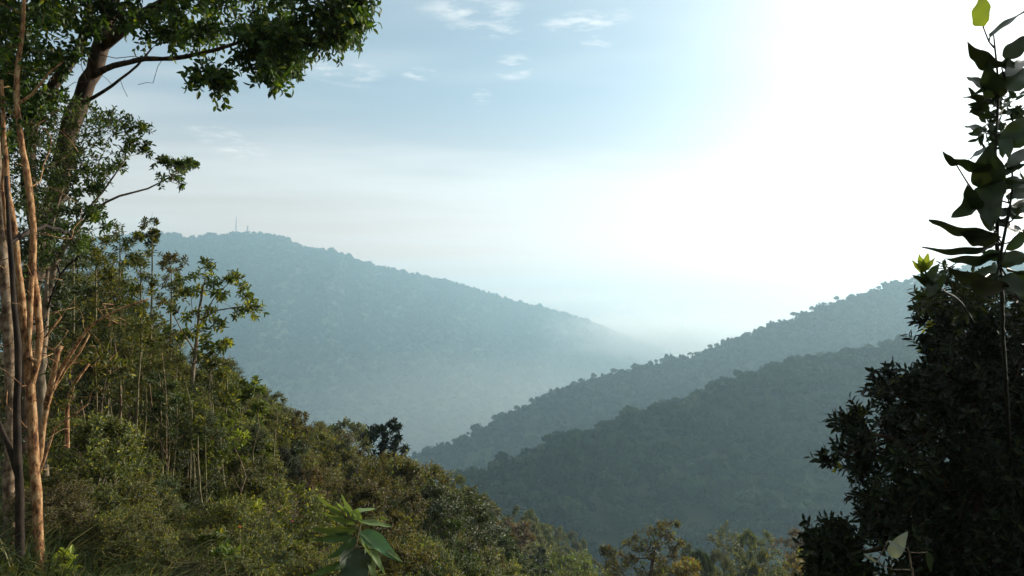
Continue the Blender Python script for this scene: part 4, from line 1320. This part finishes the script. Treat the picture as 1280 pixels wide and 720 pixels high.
Yb = 2.3
tp, tr_ = rooted([(1268, 740, 5.2), (1262, 560, 4.7), (1254, 430, 3.7), (1252, 360, 2.9), (1246, 300, 2.4), (1249, 240), (1244, 190), (1248, 120), (1244, 62), (1242, 44)], Yb, [.013, .012, .010, .008, .006, .0048, .0042, .0036, .0028, .002])
LV = [((1229, 33), (1226, -10), 26, 'biglight', 0.5, 0, 0.02), ((1237, 47), (1290, 6), 15, 'big', 0.9, 0, 0.03), ((1258, 76), (1290, 40), 24, 'big', 0.4, 0, -0.02), ((1252, 84), (1208, 56), 30, 'big', 0.7, 0, -0.06),
      ((1248, 112), (1300, 84), 36, 'big', 0.4, 0, 0.02), ((1250, 122), (1232, 78), 30, 'big', 0.5, 0, -0.04), ((1252, 78), (1272, 86), 15, 'big', 0.3, 0, 0.02),
      ((1238, 236), (1236, 182), 40, 'big', 0.25, 0, -0.05), ((1240, 226), (1238, 284), 38, 'big', -0.3, 0, -0.08), ((1240, 212), (1188, 200), 24, 'big', 0.8, 0, -0.06), ((1196, 207), (1178, 190), 10, 'big', 0.3, -0.05, -0.07),
      ((1222, 246), (1192, 272), 26, 'big', 0.4, 0, -0.04), ((1222, 262), (1208, 232), 24, 'big', 0.5, -0.02, -0.05), ((1246, 292), (1162, 281), 28, 'big', 0.9, 0, -0.10), ((1246, 300), (1200, 290), 30, 'big', 0.6, 0, -0.05), ((1244, 306), (1158, 318), 20, 'big', 0.9, 0, -0.12),
      ((1247, 318), (1184, 326), 24, 'big', 0.8, 0, -0.08), ((1256, 362), (1187, 340), 30, 'big', 0.4, 0, -0.10), ((1248, 282), (1284, 290), 24, 'big', 0.8, 0, 0.05), ((1246, 270), (1270, 262), 16, 'big', 0.4, 0, 0.05),
      ((1262, 185), (1290, 140), 34, 'big', 0.3, 0.0, -0.04), ((1260, 250), (1290, 226), 16, 'big', 0.7, 0, 0.02), ((1258, 210), (1290, 196), 16, 'big', 0.9, 0, 0.04), ((1254, 172), (1262, 196), 18, 'big', 0.4, 0, -0.03),
      ((1250, 330), (1290, 318), 26, 'big', 0.6, 0, -0.03), ((1252, 345), (1284, 372), 26, 'big', 0.5, 0, -0.06), ((1246, 345), (1206, 360), 22, 'big', 0.6, 0, -0.06)]
rl = np.random.default_rng(7)
for k in range(46):
    y_ = rl.uniform(70, 372)
    x_ = 1247 + rl.normal(0, 3) + (8 if y_ > 250 else 0)
    sd_ = 1 if rl.random() < 0.62 else -1
    L_ = rl.uniform(20, 44) * (0.8 if y_ < 180 else 1.0)
    an_ = rl.uniform(-0.9, 0.7)
    LV.append(((x_ + sd_ * rl.uniform(2, 14), y_), (x_ + sd_ * (12 + L_ * math.cos(an_)), y_ + L_ * math.sin(an_)), L_ * rl.uniform(0.36, 0.52), 'big', rl.uniform(-0.9, 0.9), rl.uniform(-0.03, 0.1), rl.uniform(-0.06, 0.2)))
sm_c = np.array(pts([(1238, 120), (1240, 135), (1232, 148), (1236, 162), (1246, 150), (1256, 142), (1262, 158), (1268, 130), (1270, 172), (1258, 178), (1240, 176), (1276, 150), (1262, 118), (1272, 250), (1262, 236), (1276, 214)], 2.5))
leaf_plant('large_leaf_sapling', 'upright sapling with large dark glossy leaves against the white sky', 'sapling', [(tp, tr_)] + [
    (pts([(1247, 120), (1256, 98), (1258, 78)], Yb), [.003, .0026, .002]), (pts([(1243, 60), (1236, 52), (1229, 34)], Yb), [.003, .0024, .002]), (pts([(1248, 260), (1236, 246), (1222, 246)], Yb), [.003, .0026, .002]), (pts([(1249, 330), (1258, 280), (1266, 230), (1262, 188)], Yb), [.005, .004, .003, .002])],
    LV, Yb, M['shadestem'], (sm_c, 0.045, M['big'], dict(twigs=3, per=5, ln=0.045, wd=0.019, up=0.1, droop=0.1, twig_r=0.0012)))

# yellowish shoot on the bush's outer twig
tp, tr_ = rooted([(1246, 735, 6.1), (1244, 560, 6.0), (1230, 440, 5.6), (1206, 385, 4.4), (1178, 362, 3.3), (1160, 350, 3.0)], 3.0, [.012, .011, .009, .006, .0035, .0024])
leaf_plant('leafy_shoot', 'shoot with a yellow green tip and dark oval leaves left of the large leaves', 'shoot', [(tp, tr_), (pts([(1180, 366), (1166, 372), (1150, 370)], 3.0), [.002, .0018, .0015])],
    [((1156, 338), (1148, 318), 10, 'biglight', 0.4, 0, 0), ((1156, 338), (1160, 316), 10, 'biglight', 0.2, 0, -0.02), ((1156, 340), (1140, 326), 9, 'biglight', 0.5, 0, 0), ((1157, 338), (1168, 322), 9, 'biglight', 0.6, 0, 0), ((1157, 340), (1152, 322), 9, 'biglight', 0.3, 0, 0.02),
     ((1160, 350), (1174, 328), 12, 'big', 0.4, 0, 0), ((1160, 352), (1178, 340), 14, 'big', 0.6, 0, 0), ((1164, 360), (1150, 338), 12, 'big', 0.4, 0, 0), ((1168, 356), (1140, 344), 12, 'big', 0.7, 0, 0), ((1172, 362), (1180, 338), 12, 'big', 0.4, 0, 0),
     ((1168, 352), (1160, 372), 15, 'big', 0.2, 0, -0.02), ((1154, 370), (1140, 372), 9, 'big', 0.7, 0, 0), ((1158, 370), (1142, 362), 8, 'big', 0.8, 0, 0)], 3.0, M['shadestem'])

# pale grey leaves hanging in front of the bush
tp, tr_ = rooted([(1142, 745), (1140, 715), (1136, 690), (1134, 684)], 3.6, [.006, .005, .004, .003])
leaf_plant('pale_leaf_plant', 'pale grey drooping leaf on a thin stalk in front of the dark bush', 'plant', [(tp, tr_), (pts([(1140, 712), (1115, 712), (1096, 702)], 3.6), [.003, .0025, .002])],
    [((1114, 697), (1134, 664), 17, 'palegrey', 0.2, 0, -0.03), ((1110, 676), (1134, 690), 5, 'palegrey', 0.3, -0.05, -0.04), ((1096, 703), (1080, 692), 4, 'palegrey', 0.3, 0, 0), ((1160, 690), (1164, 716), 8, 'big', 0.3, 0, 0)], 3.6, M['twig'])

# broad leaved plant in the middle foreground
Yp = 3.9
tp, tr_ = rooted([(438, 760), (439, 710), (443, 684), (449, 662), (452, 650), (446, 640)], Yp, [.010, .009, .0075, .006, .004, .003])
leaf_plant('broad_leaf_plant', 'green plant with long broad drooping leaves standing alone in the foreground', 'plant', [(tp, tr_), (pts([(452, 650), (466, 648), (474, 646)], Yp), [.002, .0018, .0015]), (pts([(449, 660), (433, 652), (433, 690)], Yp), [.002, .002, .0016])],
    [((434, 646), (392, 620), 13, 'broad', 0.75, 0, 0.05), ((440, 640), (472, 635), 11, 'broad', 0.8, 0, 0.10), ((438, 640), (418, 628), 9, 'broad', 0.8, 0, 0.12), ((442, 637), (453, 654), 13, 'biglight', 0.3, 0, -0.06), ((438, 645), (428, 632), 8, 'broad', 0.5, 0, 0.1), ((474, 647), (487, 650), 7, 'biglight', 0.5, 0, 0),
     ((446, 661), (390, 664), 22, 'broad', 0.75, 0, -0.12), ((441, 668), (392, 676), 18, 'broaddark', 0.5, 0, -0.10), ((452, 664), (499, 700), 30, 'broaddark', 0.35, 0, -0.15), ((450, 664), (470, 684), 12, 'broad', 0.7, 0, -0.1), ((484, 688), (503, 702), 9, 'broad', 0.5, -0.1, -0.15),
     ((448, 672), (466, 696), 8, 'biglight', 0.6, 0, -0.1), ((458, 682), (470, 730), 17, 'broad', 0.4, 0, -0.05), ((444, 655), (402, 642), 13, 'broad', 0.7, 0, -0.05), ((450, 652), (492, 658), 13, 'broad', 0.7, 0, 0.05), ((446, 650), (424, 617), 12, 'broad', 0.6, 0, 0.1), ((452, 670), (482, 716), 18, 'broad', 0.5, 0, -0.1), ((446, 672), (410, 700), 18, 'broaddark', 0.5, 0, -0.1),
     ((443, 684), (440, 745), 58, 'big', 0.3, -0.02, -0.10), ((440, 690), (420, 712), 20, 'broaddark', 0.5, 0, -0.1), ((436, 700), (384, 722), 16, 'broaddark', 0.6, 0, -0.1)], Yp, M['stem'], wmul=0.68)  # widest hanging leaf gets the near-black material to stand for shade

# yellow lit leafy weeds near the grass
for k, (px, py, Y, lab) in enumerate([(85, 708, 5.6, 'low yellow green weed at the foot of the orange trunks'), (265, 678, 6.4, 'bright yellow green weed in the grass below the thicket'), (318, 642, 8.0, 'green leafy weed beside the dark hollow'), (280, 694, 6.2, 'small yellowish weed low in the foreground grass'), (300, 548, 11, 'yellow leaved twig in the thicket under the crest'), (240, 556, 9.5, 'yellow leaf spray in the middle of the thicket')]):
    p0 = P(px, py, Y)
    tp, tr_ = rooted([(px + 3, py + 25), (px, py + 8)], Y, [.006, .004])
    fc = np.array([P(px + R.normal(0, 7), py + R.normal(0, 5), Y + R.normal(0, .06)) for _ in range(6)])
    plant('weed', lab, 'plant', [(tp, tr_, None)], fc, 0.07, M['stem'], M['young'] if k % 2 == 0 else M['bright'], 0.08, dict(twigs=4, per=5, ln=0.065, wd=0.03, up=0.3, twig_r=0.0015), r0=0.002)
for (px, py, Y, lab) in [(300, 659, 6.6, 'single small red flower in the grass'), (366, 652, 8.5, 'reddish young shoot left of the broad leaved plant')]:
    tp, tr_ = rooted([(px, py + 14), (px, py)], Y, [.003, .002])
    root = thing('flower' if px == 300 else 'red_shoot', lab, 'flower' if px == 300 else 'shoot', tp[0])
    w, l = Geo(), Geo()
    tube(w, tp, tr_, 5)
    c_ = P(px, py, Y)
    leaves(l, np.repeat(c_[None], 7, 0), np.stack([np.cos(np.arange(7) * .9), np.sin(np.arange(7) * .9), np.full(7, .5)], 1), np.tile([0, 0, 1.0], (7, 1)) + R.normal(0, .2, (7, 3)), np.full(7, .020), np.full(7, .012))
    obj('stem', w.mesh('flower_stem', M['stem'], origin=tp[0]), root)
    obj('petals' if px == 300 else 'leaves', l.mesh('flower_petals', M['red'], smooth=False, origin=tp[0]), root)

# ------------------------------------------------------------------ grass and undergrowth
def grass(n, pxr, yr, hr, seed):
    rg = np.random.default_rng(seed)
    # tufts
    tuft = []
    while len(tuft) < n // 26:
        y = yr[0] + (yr[1] - yr[0]) * rg.random() ** 1.3
        px = rg.uniform(*pxr)
        tuft.append(((px - 640) / FPX * y, y))
    tuft = np.array(tuft)
    b_ = tuft[rg.integers(0, len(tuft), n)] + rg.normal(0, 0.07, (n, 2))
    z = height(b_[:, 0], b_[:, 1])
    base = np.c_[b_, z - 0.03]
    an = rg.random(n) * 6.28
    h = rg.uniform(*hr, n)
    out = np.stack([np.cos(an), np.sin(an), np.zeros(n)], 1) * (h * rg.uniform(0.25, 0.9, n))[:, None]
    sd = np.stack([-np.sin(an), np.cos(an), np.zeros(n)], 1)
    w = rg.uniform(0.004, 0.009, n)[:, None]
    V = []
    for t in (0, 0.3, 0.6, 0.85, 1.0):
        c = base + out * (t ** 1.8) + np.array([0, 0, 1.0]) * (h * (t - 0.42 * t ** 3))[:, None]
        k = w * (1 - t ** 2 * 0.97)
        V += [c - sd * k, c + sd * k]
    V = np.stack(V, 1)
    i = np.arange(n)[:, None] * 10
    F = np.concatenate([i + np.array([2 * q, 2 * q + 1, 2 * q + 3, 2 * q + 2]) for q in range(4)])
    gg = Geo()
    gg.add(V.reshape(-1, 3), F4=F)
    return gg


o = obj('grass', grass(12000, (-60, 360), (4.6, 9.0), (0.45, 1.05), 81).mesh('grass', M['grass'], smooth=False))
tag(o, 'tangled arching grass at the foot of the trunks', 'grass', kind='stuff')


def ground_cover(n, seed):
    rg = np.random.default_rng(seed)
    y = 4.2 * (170 / 4.2) ** rg.random(n)
    px = rg.uniform(-100, 1350, n)
    x = (px - 640) / FPX * y
    z = height(x, y)
    s_ = np.clip(y / 16, 0.6, 3.2)
    base = np.c_[x, y, z + rg.random(n) ** 1.5 * 0.28 * s_]
    d = rg.normal(0, 1, (n, 3))
    d[:, 2] += 0.3
    nn = rg.normal(0, 0.6, (n, 3))
    nn[:, 2] += 0.7
    gg = Geo()
    L_ = 0.065 * s_ * rg.uniform(0.7, 1.3, n)
    leaves(gg, base, d, nn, L_, L_ * 0.42, False)
    return gg


o = obj('undergrowth', ground_cover(90000, 82).mesh('undergrowth', M['litter'], smooth=False))
tag(o, 'low tangled leaves carpeting the slope between the bushes', 'undergrowth', kind='stuff')

# ------------------------------------------------------------------ radio masts on the far summit
def mast(px, base_py, top_py, Y, w0, label, dishes=0, head=False):
    b_, t_ = P(px, base_py, Y), P(px, top_py, Y)
    b_[2] -= 4
    root = thing('radio_mast', label, 'mast', b_, 'radio masts on the far summit')
    Hh = t_[2] - b_[2]
    gg = Geo()
    k = 9
    for sx, sy in ((1, 1), (1, -1), (-1, 1), (-1, -1)):
        tube(gg, [np.array([sx * w0, sy * w0, 0]), np.array([sx * w0 * 0.18, sy * w0 * 0.18, Hh])], [0.75, 0.5], 5)
    for i in range(k):
        z0, z1 = Hh * i / k, Hh * (i + 1) / k
        a0, a1 = w0 * (1 - 0.82 * i / k), w0 * (1 - 0.82 * (i + 1) / k)
        for (p0, p1) in (((1, 1), (1, -1)), ((1, -1), (-1, -1)), ((-1, -1), (-1, 1)), ((-1, 1), (1, 1))):
            tube(gg, [np.array([p0[0] * a0, p0[1] * a0, z0]), np.array([p1[0] * a1, p1[1] * a1, z1])], [0.4, 0.4], 4)
            tube(gg, [np.array([p0[0] * a1, p0[1] * a1, z1]), np.array([p1[0] * a1, p1[1] * a1, z1])], [0.4, 0.4], 4)
    obj('lattice', gg.mesh('mast_lattice', M['steel']), root)
    g2 = Geo()
    tube(g2, [np.array([0, 0, Hh - 1]), np.array([0, 0, Hh + (7 if not head else 2)])], [0.6, 0.4], 6)
    obj('antenna', g2.mesh('mast_antenna', M['steel']), root)
    if head:
        g3 = Geo()
        for zz in (Hh - 1, Hh - 6):
            tube(g3, [np.array([-4.5, 0, zz]), np.array([4.5, 0, zz])], [1.1, 1.1], 6)
            tube(g3, [np.array([0, -4.5, zz]), np.array([0, 4.5, zz])], [1.1, 1.1], 6)
        obj('platform', g3.mesh('mast_platform', M['steel']), root)


mast(295, 290, 271, 2963, 3.12, 'tall tapering lattice mast on the far summit')
mast(309.5, 289, 282, 2976, 3.3800000000000003, 'short mast with a wide antenna platform right of the tall mast', head=True)
mast(189.5, 292, 266, 2902, 3.12, 'slender mast above the round sapling head on the far ridge')

# prototypes were only sources for the copies
for lst in PR.values():
    for r_ in lst:
        for ch in list(r_.children):
            bpy.data.objects.remove(ch)
        bpy.data.objects.remove(r_)

# ------------------------------------------------------------------ haze
HAZE = 0.00033
m, nt, out = new_mat('haze_air')
pv = nt.nodes.new('ShaderNodeVolumePrincipled')
pv.inputs['Color'].default_value = (0.41, 0.62, 0.735, 1)
pv.inputs['Density'].default_value = HAZE
pv.inputs['Anisotropy'].default_value = 0.4
nt.links.new(pv.outputs[0], out.inputs['Volume'])
bm = bmesh.new()
bmesh.ops.create_cube(bm, size=1)
me = bpy.data.meshes.new('haze')
zb, zt = -380, 500
for v in bm.verts:
    v.co = (v.co.x * 14400, v.co.y * 14400, zb if v.co.z < 0 else zt)
bm.to_mesh(me)
bm.free()
me.materials.append(m)
tag(obj('haze', me), 'pale morning haze filling the valley', 'haze', kind='stuff')

def mist(label, c, r, dens):
    m, nt, out = new_mat('mist_air')
    v = nt.nodes.new('ShaderNodeVolumePrincipled')
    v.inputs['Color'].default_value = (0.93, 0.90, 0.86, 1)
    v.inputs['Anisotropy'].default_value = 0.35
    tc = nt.nodes.new('ShaderNodeTexCoord')
    nz = nt.nodes.new('ShaderNodeTexNoise')
    nz.inputs['Scale'].default_value = 1.6
    nz.inputs['Detail'].default_value = 4
    nt.links.new(tc.outputs['Object'], nz.inputs['Vector'])
    ln = nt.nodes.new('ShaderNodeVectorMath')
    ln.operation = 'LENGTH'
    nt.links.new(tc.outputs['Object'], ln.inputs[0])
    ad = nt.nodes.new('ShaderNodeMath')
    ad.operation = 'MULTIPLY_ADD'
    nt.links.new(nz.outputs[0], ad.inputs[0])
    ad.inputs[1].default_value = -0.8
    nt.links.new(ln.outputs['Value'], ad.inputs[2])
    mr = nt.nodes.new('ShaderNodeMapRange')
    mr.interpolation_type = 'SMOOTHSTEP'
    mr.inputs['From Min'].default_value, mr.inputs['From Max'].default_value = -0.25, 0.55
    mr.inputs['To Min'].default_value, mr.inputs['To Max'].default_value = dens, 0.0
    nt.links.new(ad.outputs[0], mr.inputs[0])
    nt.links.new(mr.outputs[0], v.inputs['Density'])
    nt.links.new(v.outputs[0], out.inputs['Volume'])
    g = Geo()
    vv, ff = icos(4)
    g.add(vv, F3=ff)
    o = obj('low_cloud', g.mesh('low_cloud', m))
    o.location = tuple(c)
    o.scale = tuple(r)
    tag(o, label, 'cloud', kind='stuff')


mist('soft bright mist hiding the low end of the long mountain ridge', P(835, 430, 3450), (1050, 620, 200), 0.0036)
mist('low grey cloud bank drifting behind the end of the long ridge', P(715, 385, 4800), (700, 450, 150), 0.0026)
mist('thin blue mist gathered in the valley between the long ridge and the middle ridge', P(600, 520, 1750), (850, 520, 220), 0.00042)

# ------------------------------------------------------------------ sky and sun
w = bpy.data.worlds.new('World')
sc.world = w
w.use_nodes = True
nt = w.node_tree
nt.nodes.clear()
N, L = nt.nodes.new, nt.links.new
wo = N('ShaderNodeOutputWorld')
bg = N('ShaderNodeBackground')
bg.inputs['Strength'].default_value = 0.062
L(bg.outputs[0], wo.inputs[0])
sky = N('ShaderNodeTexSky')
sky.sky_type = 'NISHITA'
sky.sun_disc = False
sky.sun_elevation = SUN_EL
sky.sun_rotation = SUN_AZ
sky.altitude = 900
sky.air_density = 1.0
sky.dust_density = 1.0
sky.ozone_density = 1.2
tc = N('ShaderNodeTexCoord')


def math_n(op, a_, b_=None, c_=None):
    n = N('ShaderNodeMath')
    n.operation = op
    for k, x in enumerate((a_, b_, c_)):
        if x is None:
            continue
        if isinstance(x, (int, float)):
            n.inputs[k].default_value = x
        else:
            L(x, n.inputs[k])
    return n.outputs[0]


def vdot(v, c_):
    n = N('ShaderNodeVectorMath')
    n.operation = 'DOT_PRODUCT'
    L(v, n.inputs[0])
    n.inputs[1].default_value = tuple(c_)
    return n.outputs['Value']


dirv = tc.outputs['Generated']
sep = N('ShaderNodeSeparateXYZ')
L(dirv, sep.inputs[0])
zc = math_n('MAXIMUM', sep.outputs[2], 0.03)
cx, cy = math_n('DIVIDE', sep.outputs[0], zc), math_n('DIVIDE', sep.outputs[1], zc)
cmb = N('ShaderNodeCombineXYZ')
L(cx, cmb.inputs[0])
L(cy, cmb.inputs[1])


def cloud_noise(scale, detail, stretch, lo, hi, off):
    mp = N('ShaderNodeMapping')
    mp.inputs['Scale'].default_value = stretch
    mp.inputs['Location'].default_value = off
    L(cmb.outputs[0], mp.inputs[0])
    nz = N('ShaderNodeTexNoise')
    nz.inputs['Scale'].default_value = scale
    nz.inputs['Detail'].default_value = detail
    nz.inputs['Roughness'].default_value = 0.6
    L(mp.outputs[0], nz.inputs['Vector'])
    mr = N('ShaderNodeMapRange')
    mr.interpolation_type = 'SMOOTHSTEP'
    mr.inputs['From Min'].default_value, mr.inputs['From Max'].default_value = lo, hi
    L(nz.outputs[0], mr.inputs[0])
    return mr.outputs[0]


veil = math_n('MULTIPLY', cloud_noise(0.35, 4, (0.5, 1.1, 1), 0.36, 0.62, (3.2, 1.0, 0)), 0.62)
veil = math_n('ADD', veil, 0.12)
# small wisps, each at its own place in the sky
fine = cloud_noise(7.0, 8, (1, 1.4, 1), 0.44, 0.66, (0.7, 2.0, 0))
wisps = None
for (px, py, ax, ay, rot) in [(425, 88, 34, 10, 0.15), (642, 84, 14, 10, 0), (728, 28, 34, 9, -0.1), (285, 178, 30, 9, 0.35), (525, 92, 14, 5, 0), (602, 121, 8, 6, 0), (600, 14, 44, 9, 0), (750, 50, 14, 6, 0), (610, 38, 30, 6, 0.1)]:
    d0 = norm(P(px, py, 1.0))
    rx = norm(np.cross(d0, [0, 0, 1]))
    ry = np.cross(rx, d0)
    rx, ry = rx * math.cos(rot) - ry * math.sin(rot), rx * math.sin(rot) + ry * math.cos(rot)
    u_ = vdot(dirv, rx * FPX / ax)
    v_ = vdot(dirv, ry * FPX / ay)
    e_ = math_n('ADD', math_n('MULTIPLY', u_, u_), math_n('MULTIPLY', v_, v_))
    e_ = math_n('MAXIMUM', math_n('SUBTRACT', 1.0, math_n('MULTIPLY', e_, 0.3)), 0.0)
    e_ = math_n('MULTIPLY', e_, math_n('GREATER_THAN', vdot(dirv, d0), 0.0))
    wisps = e_ if wisps is None else math_n('MAXIMUM', wisps, e_)
wisps = math_n('MULTIPLY', math_n('MULTIPLY', wisps, fine), 0.5)
cl_ = math_n('MINIMUM', math_n('ADD', veil, wisps), 1.0)
mixc = N('ShaderNodeMixRGB')
L(cl_, mixc.inputs[0])
tn = N('ShaderNodeMixRGB')
tn.blend_type = 'MULTIPLY'
tn.inputs[0].default_value = 1
tn.inputs[2].default_value = (0.89, 1.02, 0.98, 1)
L(sky.outputs[0], tn.inputs[1])
# warm pale haze layer low over the horizon
lowz = N('ShaderNodeMapRange')
lowz.interpolation_type = 'SMOOTHSTEP'
lowz.inputs['From Min'].default_value, lowz.inputs['From Max'].default_value = 0.05, 0.34
lowz.inputs['To Min'].default_value, lowz.inputs['To Max'].default_value = 0.85, 0.0
L(sep.outputs[2], lowz.inputs[0])
hzl = N('ShaderNodeMixRGB')
L(lowz.outputs[0], hzl.inputs[0])
L(tn.outputs[0], hzl.inputs[1])
hzl.inputs[2].default_value = (10.6, 7.0, 4.9, 1)
L(hzl.outputs[0], mixc.inputs[1])
mixc.inputs[2].default_value = (9.2, 8.9, 8.5, 1)
# bright aureole of the hazy air round the sun
ca = math_n('MAXIMUM', vdot(dirv, SUND), 0.0)
au = math_n('MULTIPLY', math_n('POWER', ca, 9.0), 19.0)
aur = N('ShaderNodeMixRGB')
aur.blend_type = 'ADD'
aur.inputs[0].default_value = 1
L(mixc.outputs[0], aur.inputs[1])
tint = N('ShaderNodeMixRGB')
tint.blend_type = 'MULTIPLY'
tint.inputs[0].default_value = 1
tint.inputs[1].default_value = (1.0, 0.88, 0.76, 1)
L(au, tint.inputs[2])
L(tint.outputs[0], aur.inputs[2])
# warm glow of the low air below the sun
lz2 = N('ShaderNodeMapRange')
lz2.interpolation_type = 'SMOOTHSTEP'
lz2.inputs['From Min'].default_value, lz2.inputs['From Max'].default_value = 0.0, 0.22
lz2.inputs['To Min'].default_value, lz2.inputs['To Max'].default_value = 1.0, 0.0
L(sep.outputs[2], lz2.inputs[0])
wg = math_n('MULTIPLY', math_n('MULTIPLY', lz2.outputs[0], math_n('POWER', ca, 1.5)), 1.0)
wm = N('ShaderNodeMixRGB')
wm.blend_type = 'ADD'
L(wg, wm.inputs[0])
L(aur.outputs[0], wm.inputs[1])
wm.inputs[2].default_value = (15.0, 4.0, 0.5, 1)
L(wm.outputs[0], bg.inputs[0])

sd = bpy.data.lights.new('sun', 'SUN')
sd.energy = 5.0
sd.angle = math.radians(0.6)
sd.color = (1.0, 0.91, 0.78)
so = bpy.data.objects.new('sun', sd)
C.objects.link(so)
so.rotation_euler = Vector(SUND).to_track_quat('Z', 'Y').to_euler()

# ------------------------------------------------------------------ render settings
vs = sc.view_settings
vs.view_transform = 'Standard'
vs.look = 'None'
vs.exposure = 1.10
vs.gamma = 1
vs.use_curve_mapping = False
cy_ = sc.cycles
cy_.max_bounces = 5
cy_.diffuse_bounces = 2
cy_.glossy_bounces = 2
cy_.transmission_bounces = 3
cy_.volume_bounces = 1
cy_.caustics_reflective = False
cy_.caustics_refractive = False
cy_.use_denoising = True
try:
    cy_.denoiser = 'OPENIMAGEDENOISE'
except Exception:
    pass
